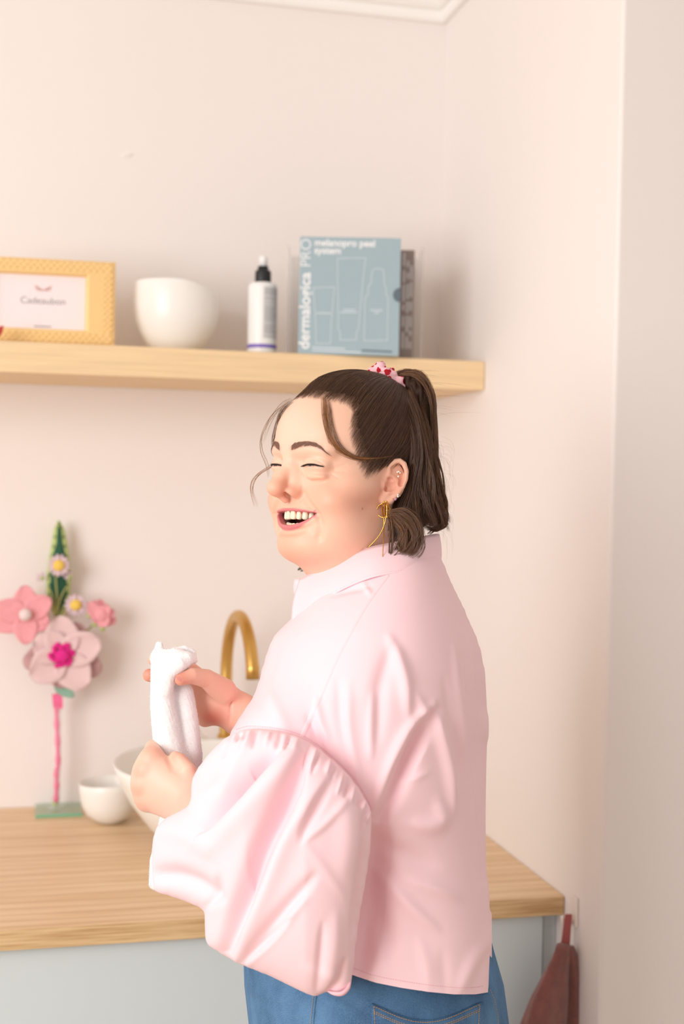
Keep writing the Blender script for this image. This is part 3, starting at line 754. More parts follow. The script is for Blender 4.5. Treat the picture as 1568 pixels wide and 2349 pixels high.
def ear_sdf(P):
    R = np.stack([EP, EQ/np.linalg.norm(EQ), EN], 1)
    d = ell(P, ear3(12.5, 3, .5), (12.5, 20, 3.2), R)
    d = sm(d, ell(P, ear3(5.5, -18, 1.0), (7.5, 9, 3.4), R), 5)
    d = sm(d, cap(P, ear3(2, 8, -4), ear3(9, -8, -3), 9, 8), 5)
    hp = [ear3(p, q, 4.6+1.2*math.sin(i/11*math.pi)) for i, (p, q) in enumerate(HEL)]
    d = sm(d, chain(P, hp, [2.0, 2.4, 2.7, 2.9, 3.0, 3.0, 2.9, 2.7, 2.6, 2.5, 2.6, 3.0]), 2.0)
    ap = [ear3(p, q, 3.6) for p, q in ANT]
    d = sm(d, chain(P, ap, [1.4, 2.0, 2.6, 2.8, 2.8, 2.6, 2.2]), 3.0)
    d = sm(d, ell(P, ear3(-1.5, -2.5, 3.0), (4.2, 5.0, 3.2), R), 3)
    d = sm(d, ell(P, ear3(5.8, -10.5, 3.4), (3.2, 2.8, 2.6), R), 2.5)
    d = ssub(d, ell(P, ear3(7, -2.8, 5.8), (6.0, 6.4, 5.0), R), 2.0)
    d = ssub(d, ell(P, ear3(2.8, -6.6, 4.5), (2.4, 3.2, 6.0), R), 1.5)
    d = ssub(d, ell(P, ear3(6.0, 4.2, 5.2), (3.6, 2.4, 3.4), R), 1.8)
    d = ssub(d, chain(P, [ear3(6, 16.5, 5.2), ear3(13, 19.5, 5.6), ear3(18.5, 15, 5.8), ear3(20, 7, 5.8), ear3(19, 0, 5.4)], 2.3), 2.4)
    return d
def head_base(P):
    A = np.abs(P[:, 0]); M = np.stack([A, P[:, 1], P[:, 2]], 1)      # mirrored
    d = ell(P, (0, 7, 29), (70, 87, 77))
    d = sm(d, ell(P, (0, 52, 32), (55, 43, 44)), 18)                  # forehead
    d = sm(d, ell(P, (0, 38, -34), (60, 50, 66)), 22)
    d = sm(d, ell(P, (0, 20, -60), (60, 52, 38)), 22)                 # jaw
    d = sm(d, ell(P, (0, 50.5, -60), (40, 33, 32)), 12)                 # muzzle
    d = sm(d, ell(P, (0, 70.5, -83), (23, 18, 15)), 14)                 # chin
    d = sm(d, ell(P, (0, 40, -90), (44, 45, 19)), 18)                # under the chin
    d = sm(d, cap(P, (0, -8, -70), (0, -34, -190), 58, 56), 24)       # neck
    d = sm(d, ell(M, (44, 57, -37), (22.5, 24, 21)), 14)                # cheek apples
    d = sm(d, ell(M, (56, 38, -18), (14, 24, 14)), 14)
    d = sm(d, ell(M, (43, 42, -64), (20, 26, 22)), 16)
    d = sm(d, cap(M, (9, 90, 17), (46, 75, 17), 8, 8), 10)            # brow ridge
    d = ssub(d, ell(M, (28, 100, -3), (15, 12, 8)), 14)               # socket
    d = ssub(d, ell(M, (14, 101, -4), (5, 9, 8)), 8)
    d = sm(d, ell(M, (32, 76, -.5), (17, 13.0, 11)), 5)              # closed lids over the eye
    d = sm(d, ell(M, (33, 77, -13), (15, 9.5, 4.5)), 5)               # lower lid roll
    d = sm(d, chain(P, [(0, 90, 8), (0, 95, -6), (0, 102.5, -17), (0, 107.5, -27)], [7.2, 6.8, 7.4, 8.4]), 8)
    d = sm(d, ell(P, (0, 108.5, -28.5), (9.4, 9.6, 8.4)), 5)
    d = sm(d, cap(M, (6, 88, -6), (8.5, 88, -24), 5, 6.5), 10)
    d = sm(d, ell(M, (12.2, 92, -31.5), (5.4, 9.5, 6.0)), 5)             # wing
    return d
def hy(x, z):
    """y of the face surface at (x, z)"""
    ys = np.arange(128, 40, -.4); P = np.stack([np.full_like(ys, x), ys, np.full_like(ys, z)], 1).astype(np.float32)
    d = head_base(P); i = int(np.argmax(d < 0)); return float(ys[i]+.4*d[i]/(d[i]-d[i-1]+1e-9))
def on_face(pts, dn=0): return [(x, hy(x, z)+dn, z) for x, z in pts]
XS = np.array([0, 6, 12, 18, 24, 30, 34, 36.8])
LIPY = [hy(x, -60.) for x in XS]
def ym(x): return np.interp(np.abs(x), XS, LIPY)
UPL = [(x, ym(x)-.4-(.9 if x == 0 else 0), zu(x)+1.6) for x in XS]
LOL = [(x, ym(x)-3.0, zl(x)-2.8) for x in XS]
SLIT = on_face([(18.5, -2.6), (24, -1.6), (32, -1.2), (40, -1.2), (46.5, -2.0)], -.2)
CREASE = on_face([(19, 2.2), (25, 5.8), (33, 6.6), (41, 4.8), (48, .8)], .3)
BAG = on_face([(19, -9), (23, -15), (31, -18.5), (41, -17)], .4)
BROW = on_face([(11, 16.5), (18, 19), (27, 21.5), (37, 22), (46, 18.5), (52, 13)], 0)
LASH = on_face([(18.0, -1.8), (24, -.4), (32, .1), (40, .0), (48, -1.4)], .3)
SMILE = on_face([(20.5, -33), (26, -40), (34, -48), (40, -55), (43, -64)], .6)
SMILE2 = on_face([(41, -58), (43, -68), (39, -78)], 1.2)
CROW = [on_face([(50, -2), (57, 3)], .2), on_face([(50, -5.5), (58, -5)], .2), on_face([(49, -9), (57, -13)], .2)]
def face_detail(d, P, A, M):
    x, y, z = P[:, 0], P[:, 1], P[:, 2]
    d = ssub(d, chain(M, on_face([(20, -26), (21, -31), (20.5, -36), (16, -40)], .5), [.5, 1.1, 1.1, .6]), 3)
    d = sm(d, cap(P, (0, 104, -34.5), (0, 94, -40), 3.6, 3.6), 4)     # columella
    d = ssub(d, ell(M, (10.2, 99.5, -36.4), (3.2, 7.2, 3.0)), 2.2)      # nostril
    d = ssub(d, chain(M, SMILE, [1.2, 2.2, 2.6, 2.2, .8]), 6)
    d = ssub(d, chain(M, SMILE2, [.2, .7, .1]), 9)
    d = sm(d, chain(M, UPL, [1.6, 1.9, 1.9, 1.8, 1.7, 1.5, 1.2, .8]), 2.5)
    d = sm(d, chain(M, LOL, [4.4, 4.4, 4.1, 3.6, 3.0, 2.3, 1.8, 1.1]), 3.5)
    d = ssub(d, chain(M, [(0, 91, -75.5), (14, 87, -74.5), (22, 82, -71.5)], [2.4, 2.0, .6]), 7)      # below the lower lip
    cav = np.maximum(np.maximum(z-zu(x), zl(x)-z), 58-y)
    d = ssub(d, cav, 1.2)
    d = ssub(d, chain(M, SLIT, [.5, 1.0, 1.2, 1.0, .5]), .8)
    d = ssub(d, chain(M, CREASE, [.3, .7, .8, .7, .3]), 1.6)
    d = ssub(d, chain(M, BAG, [.4, .8, .8, .3]), 2.4)
    for c in CROW: d = ssub(d, cap(M, c[0], c[1], .4, .2), 1.8)
    return d
def head_sdf(P):
    d = head_base(P)
    A = np.abs(P[:, 0]); M = np.stack([A, P[:, 1], P[:, 2]], 1)
    fm = (P[:, 1] > 46) & (P[:, 2] < 30) & (P[:, 2] > -100)
    if fm.any(): d[fm] = face_detail(d[fm], P[fm], A[fm], M[fm])
    near = (P[:, 0] > 46) & (P[:, 1] > -45) & (P[:, 1] < 22) & (np.abs(P[:, 2]+10) < 45)
    if near.any():
        d[near] = sm(d[near], ear_sdf(P[near]), 3.0)
    return d
def build_head_mesh():
    V, Q = nets(head_sdf, (-84, -108, -190), (104, 128, 116), 1.3, 1)
    return V, Q
def head_colour(V):
    """skin tones that belong to the skin: lips, flush, brows, mouth lining; plus painted shade in the nostrils"""
    A = np.abs(V[:, 0]); M = np.stack([A, V[:, 1], V[:, 2]], 1)
    base = np.array(srgb(238, 192, 168)[:3]); C = np.tile(base, (len(V), 1))
    flush = np.array(srgb(230, 146, 120)[:3])
    C = lerp(C, flush, .55*gauss(np.linalg.norm((M-np.array([48, 55, -36]))/np.array([1.2, 1.6, 1]), axis=1), 24))
    C = lerp(C, flush, .50*gauss(np.linalg.norm(M-np.array([8, 106, -33]), axis=1), 18))
    C = lerp(C, flush, .45*gauss(np.linalg.norm(V-np.array([0, 80, -88]), axis=1), 22))
    C = lerp(C, np.array(srgb(222, 140, 118)[:3]), .55*gauss(np.linalg.norm(V-(EARO+EP*12), axis=1), 22))
    C = lerp(C, np.array(srgb(241, 204, 184)[:3]), .5*gauss(np.linalg.norm(V-np.array([0, 98, 40]), axis=1), 34))
    x, z = V[:, 0], V[:, 2]; inx = np.clip((XC+1.5-A)/3, 0, 1)*(V[:, 1] > 60)
    ft = V[:, 1] > ym(x)-9
    up = np.clip((zu(x)+3.6-1.6*(A/XC)**2-z)/1.0, 0, 1)*np.clip((z-zu(x)+6)/1, 0, 1)
    lo_ = np.clip((z-(zl(x)-7.4+4.4*(A/XC)**2))/1.6, 0, 1)*np.clip((zl(x)+5-z)/1, 0, 1)
    C = lerp(C, np.array(srgb(204, 112, 120)[:3]), np.clip(np.maximum(up, lo_)*inx, 0, 1)*ft*.9)
    inside = np.clip((ym(x)-5.5-V[:, 1])/2.5, 0, 1)*(V[:, 1] > 50)*(z < zu(x)+2.5)*(z > zl(x)-2.5)*(A < XC+1)
    C = lerp(C, np.array(srgb(112, 44, 44)[:3]), np.clip(inside, 0, 1))
    bd = seg_dist(M, BROW); C = lerp(C, np.array(srgb(150, 112, 96)[:3]), .5*gauss(bd, 3.0)*(V[:, 1] > 40))
    C = lerp(C, np.array(srgb(140, 66, 52)[:3]), .9*gauss(np.linalg.norm((M-np.array([10.0, 99.5, -36.0]))/np.array([1, 1.6, 1]), axis=1), 3.0))  # dark of the nostril hollow, painted into the skin colour as shade
    ld = seg_dist(M, LASH); C = lerp(C, np.array(srgb(60, 42, 36)[:3]), .75*gauss(ld, .9)*(V[:, 1] > 60))
    return C
def seg_dist(P, pts):
    d = None
    for a, b in zip(pts[:-1], pts[1:]):
        a = np.array(a, float); b = np.array(b, float); q = P-a; ab = b-a; t = np.clip(q@ab/(ab@ab), 0, 1)
        e = np.linalg.norm(q-t[:, None]*ab, axis=1); d = e if d is None else np.minimum(d, e)
    return d
def skin_material():
    mt = bpy.data.materials.new('skin'); mt.use_nodes = True; nt = mt.node_tree; b = nt.nodes['Principled BSDF']
    at = nt.nodes.new('ShaderNodeVertexColor'); at.layer_name = 'col'
    nt.links.new(at.outputs['Color'], b.inputs['Base Color'])
    b.inputs['Roughness'].default_value = .46; b.inputs['Specular IOR Level'].default_value = .4
    b.inputs['Subsurface Weight'].default_value = .22; b.inputs['Subsurface Radius'].default_value = (1., .36, .2); b.inputs['Subsurface Scale'].default_value = .008
    tc = nt.nodes.new('ShaderNodeTexCoord'); nz = nt.nodes.new('ShaderNodeTexNoise'); nz.inputs['Scale'].default_value = 900; nz.inputs['Detail'].default_value = 3
    bp = nt.nodes.new('ShaderNodeBump'); bp.inputs['Strength'].default_value = .10; bp.inputs['Distance'].default_value = .001
    nt.links.new(tc.outputs['Object'], nz.inputs['Vector']); nt.links.new(nz.outputs['Fac'], bp.inputs['Height']); nt.links.new(bp.outputs[0], b.inputs['Normal'])
    MATS['skin'] = mt
skin_material()
HV, HQ = build_head_mesh()
HCOL = head_colour(HV)

# ---------------------------------------------------------------- tracing sight lines onto the head
def trace_head(px, py, fn=None, w0=-330.):
    fn = head_base if fn is None else fn
    px = np.atleast_1d(np.asarray(px, float)); py = np.atleast_1d(np.asarray(py, float)); w = np.full(px.shape, w0)
    for _ in range(40):
        d = fn(p2h(np.stack([px, py, w], -1)).astype(np.float32)); w = w+np.clip(d, -10, 30)*HS*.9
    return p2h(np.stack([px, py, w], -1))
def rot_to(a, b):
    a = np.asarray(a, float)/np.linalg.norm(a); b = np.asarray(b, float)/np.linalg.norm(b)
    return np.array(Vector(a).rotation_difference(Vector(b)).to_matrix())
PERS = []                                    # (name, V world, faces, material, colour, parent part, label, smooth)
# teeth
def tooth_mesh(c, wx, hz, dy, ang, tip=.75):
    n_u, n_v = 14, 9; V = []; Fc = []
    for i in range(n_v):
        b = -math.pi/2+math.pi*i/(n_v-1); cb = abs(math.cos(b))**.45; sb = math.copysign(abs(math.sin(b))**.6, math.sin(b))
        for j in range(n_u):
            a = 2*math.pi*j/n_u; ca = math.copysign(abs(math.cos(a))**.6, math.cos(a)); sa = math.copysign(abs(math.sin(a))**.7, math.sin(a))
            wsc = 1-(1-tip)*(.5+.5*sb) if False else 1-.10*(.5+.5*sb)
            x, y, z = ca*cb*wx*wsc, sa*cb*dy, sb*hz
            V.append((c[0]+x*math.cos(ang)-y*math.sin(ang), c[1]+x*math.sin(ang)+y*math.cos(ang), c[2]+z))
    for i in range(n_v-1):
        for j in range(n_u): Fc.append((i*n_u+j, i*n_u+(j+1) % n_u, (i+1)*n_u+(j+1) % n_u, (i+1)*n_u+j))
    return V, Fc
def yt(x): return ym(0)-3.4-24.5*(abs(x)/32.)**2.1
TEETH = []
xx = 0.0
for wv, hv in ((8.3, 10.4), (6.6, 9.4), (7.4, 10.2), (6.6, 8.6), (6.4, 7.8)):
    ds = xx; 
    xm = xx+wv*.5*math.cos(math.atan(24.5*2.1/32*(xx/32.)**1.1)); sl = -24.5*2.1/32*(xm/32.)**1.1
    xx = xx+wv*math.cos(math.atan(sl))
    for sg in (1, -1):
        TEETH.append(tooth_mesh((sg*xm, yt(xm), -60.6+hv/2+.6*(xm/30)**2*1.5), wv*.49, hv/2, 3.0, math.atan(sl)*sg))
xx = 0.0
for wv, hv in ((5.6, 8), (5.9, 8), (6.6, 8.4), (6.6, 7.6)):
    xm = xx+wv*.5; sl = -24.5*2.1/32*(xm/32.)**1.1; xm = xx+wv*.5*math.cos(math.atan(sl)); xx += wv*math.cos(math.atan(sl))
    for sg in (1, -1):
        TEETH.append(tooth_mesh((sg*xm, yt(xm)-3.0, -64.2-hv/2+3.0*(xm/24)**2), wv*.48, hv/2, 2.6, math.atan(sl)*sg))
GUM = spline([(x, yt(x)-.8, -51.0) for x in (-31, -24, -16, -8, 0, 8, 16, 24, 31)], 30)
GUML = spline([(x, yt(x)-4, -71.0+3.0*(x/24)**2) for x in (-25, -16, -8, 0, 8, 16, 25)], 24)
# ================================================================ hair
SKC = np.array([0., 5., 28.]); TIE = np.array([0., -41., 101.])
ax_t = (TIE-SKC)/np.linalg.norm(TIE-SKC)
e1 = np.array([0., 1., 0.])-ax_t*ax_t[1]; e1 /= np.linalg.norm(e1); e2 = np.cross(ax_t, e1)     # e1 towards the face
if e2[0] < 0: e2 = -e2
def polar(P):
    q = P-SKC; q = q/np.linalg.norm(q, axis=-1)[..., None]
    return np.arctan2(q@e2, q@e1), np.arccos(np.clip(q@ax_t, -1, 1))
def unpolar(ph, th):
    return (np.sin(th)*np.cos(ph))[..., None]*e1+(np.sin(th)*np.sin(ph))[..., None]*e2+np.cos(th)[..., None]*ax_t
def radial(D):
    """radius of the bare head along unit directions from the skull centre"""
    sh_ = D.shape[:-1]; D = D.reshape(-1, 3); r = np.full(len(D), 150.)
    for _ in range(22):
        d = head_base((SKC+D*r[:, None]).astype(np.float32)); r = r-np.clip(d, -8, 20)*.85
    return r.reshape(sh_)
hl_px = [(664, 921), (682, 913), (700, 909), (722, 911), (742, 914), (768, 919), (796, 925), (812, 940), (806, 970), (807, 1000), (816, 1032), (826, 1062), (843, 1086), (868, 1080), (886, 1066)]
hl = trace_head([p[0] for p in hl_px], [p[1] for p in hl_px])
hph, hth = polar(hl)
o_ = np.argsort(hph); hph, hth = hph[o_], hth[o_]
keep = hph > .0; hph, hth = hph[keep], hth[keep]
# from the ear round to the nape
bph = np.concatenate([hph, [hph[-1]+.12, 2.35, 2.7, math.pi]]); bth = np.concatenate([hth, [hth[-1]-.05, 1.78, 1.92, 1.95]])
def thmax(ph): return np.interp(np.abs(ph), bph, bth, left=hth[0])
# scalp shell
NP_, NT = 260, 56
PH = np.linspace(-math.pi, math.pi, NP_, endpoint=False); TT = np.linspace(0.02, 1, NT)
ph2, tt2 = np.meshgrid(PH, TT, indexing='ij'); th2 = thmax(ph2)*tt2
Dg = unpolar(ph2, th2); Rg = radial(Dg)
def lift(ph, tt, R):
    """hair thickness above the skin, mm: thin at the hairline, fuller on the crown"""
    arc = (1-tt)*thmax(ph)*R
    return -3.2+6.0*np.clip(arc/32., 0, 1)**.8+1.2*gauss(arc-55, 38)*np.clip(np.cos(ph)*1.3, 0, 1)+3.0*gauss(tt*thmax(ph), .35)
groove = .55*np.sin(ph2*61+3*np.sin(ph2*7)+tt2*2)+.45*np.sin(ph2*97+2*np.sin(ph2*5))
Lg = lift(ph2, tt2, Rg)+groove*np.clip((1-tt2)*6, 0, 1)*.7
SV = (SKC+Dg*(Rg+Lg)[..., None]).reshape(-1, 3)
ii, jj = np.meshgrid(np.arange(NP_), np.arange(NT-1), indexing='ij')
SQ = np.stack([ii*NT+jj, ii*NT+jj+1, ((ii+1) % NP_)*NT+jj+1, ((ii+1) % NP_)*NT+jj], -1).reshape(-1, 4)
def strand_mesh(P, rad, taper=True):
    """P: n x k x 3 world polylines -> triangular tubes"""
    n, k, _ = P.shape; T = np.gradient(P, axis=1); T /= np.linalg.norm(T, axis=2)[..., None]+1e-12
    up = np.cross(T, FWD); up /= np.linalg.norm(up, axis=2)[..., None]+1e-9; bi = np.cross(T, up)
    prof = np.ones(k)
    if taper: prof = np.clip(np.minimum(np.linspace(.35, 3.5, k), np.linspace(3.2, .18, k)), 0, 1)
    r = (np.asarray(rad).reshape(-1, 1)*prof[None])[..., None]
    ring = np.stack([P+r*(math.cos(a)*up+math.sin(a)*bi) for a in (0.3, 0.3+2.094, 0.3+4.189)], 2)    # n,k,3,3
    V = ring.reshape(-1, 3)
    b = (np.arange(n)[:, None]*k+np.arange(k-1)[None])*3; Q = []
    for s in range(3):
        s2 = (s+1) % 3; Q.append(np.stack([b+s, b+s2, b+3+s2, b+3+s], -1).reshape(-1, 4))
    return V, np.concatenate(Q)
def resample(K, n=18):
    """K: n x m x 3 control points -> n x n samples, Catmull-Rom, vectorised"""
    m_ = K.shape[1]; Q = np.concatenate([2*K[:, :1]-K[:, 1:2], K, 2*K[:, -1:]-K[:, -2:-1]], 1); out = []
    for t in np.linspace(0, m_-1, n):
        i = min(int(t), m_-2); u = t-i; p0, p1, p2, p3 = Q[:, i], Q[:, i+1], Q[:, i+2], Q[:, i+3]
        out.append(.5*((2*p1)+(-p0+p2)*u+(2*p0-5*p1+4*p2-p3)*u*u+(-p0+3*p1-3*p2+p3)*u**3))
    return np.stack(out, 1)
HR = np.random.default_rng(11)
DARK = np.array(srgb(66, 46, 36)[:3]); MID = np.array(srgb(116, 80, 56)[:3]); GOLD = np.array(srgb(184, 126, 76)[:3])
STR_P, STR_R, STR_C = [], [], []
def add_strands(P, rad, mix):
    """P uvw polylines; mix 0..1 from dark to golden"""
    n = len(P); STR_P.append(P); STR_R.append(np.broadcast_to(rad, (n,)).copy())
    mix = np.clip(np.broadcast_to(mix, (n,))+HR.normal(0, .16, n), 0, 1)
    c = np.where((mix < .5)[:, None], DARK+(MID-DARK)*(mix*2)[:, None], MID+(GOLD-MID)*(mix*2-1)[:, None])
    STR_C.append(np.repeat(c*HR.uniform(.75, 1.15, (n, 1)), P.shape[1]*3, 0))
# A: hair combed back into the tie
n = 5200; ph = np.concatenate([HR.uniform(-.35, 2.3, int(n*.84)), HR.uniform(-2.3, -.3, n-int(n*.84))])
s0 = 1-np.abs(HR.normal(0, .20, n))*(HR.random(n) < .9); s0 = np.clip(s0+HR.normal(0, .028, n), .25, 1.03)
t = np.linspace(0, 1, 18)[None]; tt = s0[:, None]*(1-t)+.03*t
phj = ph[:, None]+.018*HR.normal(size=(n, 1))*np.sin(t*3.1)+.02*np.sin(t*4+ph[:, None]*9)*HR.normal(size=(n, 1))
thv = thmax(ph)[:, None]*tt
D = unpolar(phj, thv); Rr_ = radial(D[:, ::3]); tk = np.linspace(0, 1, 18); Rr_ = np.stack([np.interp(tk, tk[::3], r) for r in Rr_])
off = np.maximum(lift(phj, tt, Rr_), .1)+HR.uniform(.0, 2.2, (n, 1))*np.clip((1-tt)*5+.12, 0, 1)+.5+HR.normal(0, .2, (n, 1))
add_strands(h2p(SKC+D*(Rr_+off)[..., None]), HR.uniform(.10, .19, n)*.001, .12+.22*np.clip(np.abs(ph)-.9, 0, 1)*0+.10*(HR.random(n) < .3))
# baby hairs along the hairline
n = 700; ph = HR.uniform(-.2, 2.0, n); L = HR.uniform(.12, .3, n); tt = (1.0+HR.uniform(-.01, .035, n))[:, None]-L[:, None]*np.linspace(0, 1, 18)[None]
D = unpolar(ph[:, None]+HR.normal(0, .05, (n, 1))*np.linspace(0, 1, 18)[None], thmax(ph)[:, None]*tt); Rr_ = radial(D[:, ::3]); Rr_ = np.stack([np.interp(tk, tk[::3], r) for r in Rr_])
add_strands(h2p(SKC+D*(Rr_+.4+1.6*np.linspace(0, 1, 18)[None])[..., None]), .00007, .35)
def bundle(key, n, spread, mix=.3, rad=(.0001, .00019), jit=.25, wave=0., seg=20, cn=22):
    """strands that follow key points (u, v, w) with per-key spreads (su, sv, sw)"""
    key = np.asarray(key, float); spread = np.asarray(spread, float)
    if spread.ndim == 1: spread = np.tile(spread, (len(key), 1))
    nc = max(1, n//cn); cl = HR.integers(0, nc, n); cb_ = np.clip(HR.normal(0, .55, (nc, 1, 3)), -1.15, 1.15); base = cb_[cl]+HR.normal(0, .13, (n, 1, 3)); cj = HR.normal(0, .55, (nc, len(key), 3)); ph_ = HR.uniform(0, 6.28, nc)[cl][:, None]; fr_ = HR.uniform(7, 12, nc)[cl][:, None]
    K = key[None]+base*spread[None]+(cj[cl]*.85+HR.normal(0, .2, (n, len(key), 3)))*spread[None]*jit
    P = resample(K, seg)
    if wave: 
        tt_ = np.linspace(0, 1, seg)[None]; P[..., 0] += wave*np.sin(tt_*fr_+ph_+HR.normal(0, .25, (n, 1)))*tt_; P[..., 2] += wave*np.cos(tt_*fr_+ph_)*tt_
    add_strands(P, HR.uniform(rad[0], rad[1], n), mix)
# B: lower hair falling behind the ear to the collar
bundle([(925, 925, -40), (948, 980, -78), (958, 1050, -84), (956, 1120, -84), (956, 1175, -92), (972, 1212, -86)], 900, [(18, 20, 26), (15, 20, 18), (14, 15, 16), (20, 15, 16), (30, 14, 20), (34, 14, 30)], .22, wave=8)
bundle([(940, 915, 0), (965, 980, -50), (978, 1050, -60), (985, 1110, -62), (998, 1165, -55), (1012, 1200, -45)], 900, [(16, 20, 30), (14, 20, 30), (14, 15, 30), (16, 12, 32), (16, 12, 34), (16, 14, 34)], .34, wave=8)
bundle([(930, 915, 20), (972, 970, 10), (985, 1050, 10), (992, 1120, 10), (1000, 1170, 10), (1004, 1205, 10)], 500, [(16, 16, 30), (12, 20, 40), (10, 15, 50), (12, 12, 60), (14, 12, 60), (16, 12, 60)], .3, wave=8)
bundle([(932, 1040, -84), (938, 1090, -84), (934, 1135, -86), (918, 1175, -98), (902, 1215, -100), (888, 1250, -94)], 420, [(10, 14, 8), (10, 15, 8), (12, 15, 10), (16, 14, 14), (20, 14, 16), (18, 16, 16)], .14)
# curl flipping up at the collar, back right
bundle([(985, 1120, -60), (1000, 1160, -62), (1016, 1180, -58), (1016, 1200, -50), (1000, 1212, -42), (985, 1208, -36)], 260, [(12, 12, 20), (10, 10, 20), (8, 9, 18), (8, 8, 18), (10, 7, 18), (12, 8, 18)], .4, jit=.4)
bundle([(1000, 1110, -40), (1018, 1150, -40), (1028, 1175, -36), (1020, 1200, -34), (1005, 1200, -30)], 70, [(8, 10, 18), (6, 8, 18), (5, 8, 18), (7, 8, 18), (10, 8, 18)], .5, jit=.5)
for cu in range(9):
    u0 = 985+HR.uniform(-30, 22); w0 = HR.uniform(-80, 20); v0 = 1085+HR.uniform(-30, 40)
    bundle([(u0-8, v0-60, w0), (u0+4, v0-20, w0-4), (u0+16, v0+20, w0), (u0+12+HR.uniform(0, 12), v0+58, w0+6), (u0-4, v0+82, w0+10), (u0-18, v0+86+HR.uniform(-8, 12), w0+12)], 60, [(7, 10, 7), (6, 8, 6), (5, 6, 6), (5, 6, 6), (6, 6, 6), (9, 7, 6)], .42, jit=.4, cn=30)
# the rounded lock below the ear
bundle([(898, 1178, -150), (922, 1178, -156), (948, 1200, -160), (958, 1232, -160), (945, 1258, -158), (925, 1275, -154)], 620, [(8, 10, 12), (10, 12, 13), (11, 15, 14), (12, 16, 14), (15, 14, 13), (20, 7, 12)], .42, jit=.2, cn=6)
bundle([(896, 1186, -148), (912, 1196, -156), (928, 1222, -160), (925, 1250, -158), (912, 1272, -154)], 360, [(7, 8, 10), (10, 10, 12), (12, 14, 12), (13, 12, 12), (14, 8, 10)], .55, jit=.2, cn=6)
bundle([(893, 1186, -150), (896, 1215, -160), (897, 1245, -166), (893, 1276, -170)], 130, [(5, 8, 8), (5, 8, 7), (6, 8, 7), (6, 5, 7)], .5, jit=.3)
bundle([(905, 1240, -164), (918, 1258, -168), (908, 1275, -170), (880, 1290, -172)], 12, [(4, 4, 3)]*4, .5)
bundle([(880, 1176, -78), (870, 1204, -78), (860, 1232, -72), (848, 1262, -60)], 320, [(10, 12, 12), (12, 10, 14), (12, 8, 14), (10, 10, 14)], .08)
# C: ponytail
bundle([(896, 882, 55), (925, 858, 52), (962, 868, 44), (985, 915, 34), (992, 985, 22), (994, 1055, 12), (1000, 1120, 0), (1010, 1170, -10)], 1000, [(8, 10, 12), (10, 9, 18), (11, 12, 26), (9, 14, 30), (8, 16, 32), (10, 15, 34), (12, 12, 34), (14, 12, 34)], .46, wave=5)
bundle([(905, 895, 45), (935, 880, 38), (960, 900, 24), (968, 950, 8), (965, 1020, -20), (962, 1090, -40), (968, 1150, -50)], 900, [(8, 10, 12), (10, 10, 18), (14, 14, 22), (16, 16, 26), (18, 16, 28), (20, 14, 28), (24, 14, 28)], .25, wave=5)
bundle([(985, 960, 10), (1000, 1040, 6), (996, 1090, 4), (990, 1110, 2)], 24, [(4, 16, 10), (5, 12, 10), (5, 12, 10), (6, 12, 10)], .3, jit=.5)
# D: loose face-framing strands
def on_skin(pts, up=5.0):
    q = h2p(trace_head([p[0] for p in pts], [p[1] for p in pts])); q[:, 2] -= up; return q
bundle(on_skin([(742, 912), (744, 935), (746, 960), (752, 992), (762, 1014), (778, 1032), (806, 1048), (840, 1052), (868, 1050), (892, 1046)]) if True else [(744, 917, -142), (746, 950, -160), (752, 990, -168), (772, 1026, -172), (806, 1048, -170), (850, 1050, -160), (890, 1046, -140)], 60, [(5, 4, 1.5)]+[(6, 5, 1.5)]*5+[(8, 4, 1.5)]*4, .86, (.00007, .00012), jit=.3, cn=3)
bundle(on_skin([(752, 914), (756, 940), (760, 970), (768, 1002), (784, 1028), (810, 1046), (842, 1054), (884, 1050)]), 34, [(8, 4, 1.5)]+[(8, 5, 1.5)]*5+[(9, 3, 1.5)]*2, .5, (.00006, .0001), jit=.3, cn=3)
bundle([(668, 921, -60), (646, 945, -44), (634, 985, -34), (627, 1012, -30), (630, 1035, -30)], 50, [(7, 4, 8), (6, 5, 7), (5, 5, 6), (4, 5, 6), (5, 6, 6)], .45, (.00006, .00011), jit=.3, cn=3)
bundle([(662, 922, -50), (625, 950, -30), (602, 995, -20), (600, 1030, -18), (612, 1065, -18), (616, 1090, -18)], 16, [(6, 4, 6), (5, 5, 6), (3, 5, 5), (3, 5, 5), (3, 5, 5), (3, 6, 5)], .75, (.00006, .0001), jit=.4, cn=3)
bundle([(640, 1045, -6), (622, 1068, -8), (596, 1085, -10), (580, 1105, -12), (578, 1128, -12), (588, 1158, -12)], 22, [(5, 4, 5), (5, 4, 5), (5, 4, 5), (4, 5, 5), (4, 6, 5), (5, 7, 5)], .88, (.00006, .0001), jit=.4, cn=3)
bundle([(680, 912, -70), (648, 925, -40), (622, 962, -30), (606, 1010, -20)], 10, [(10, 4, 6), (8, 6, 6), (8, 6, 6), (8, 8, 6)], .5, (.00005, .00007), jit=.5, cn=3)
# lock of the far side showing below the chin
bundle([(790, 1220, 120), (745, 1270, 96), (715, 1292, 84), (690, 1308, 78)], 240, [(10, 10, 10), (10, 8, 10), (9, 7, 9), (9, 7, 8)], .3)
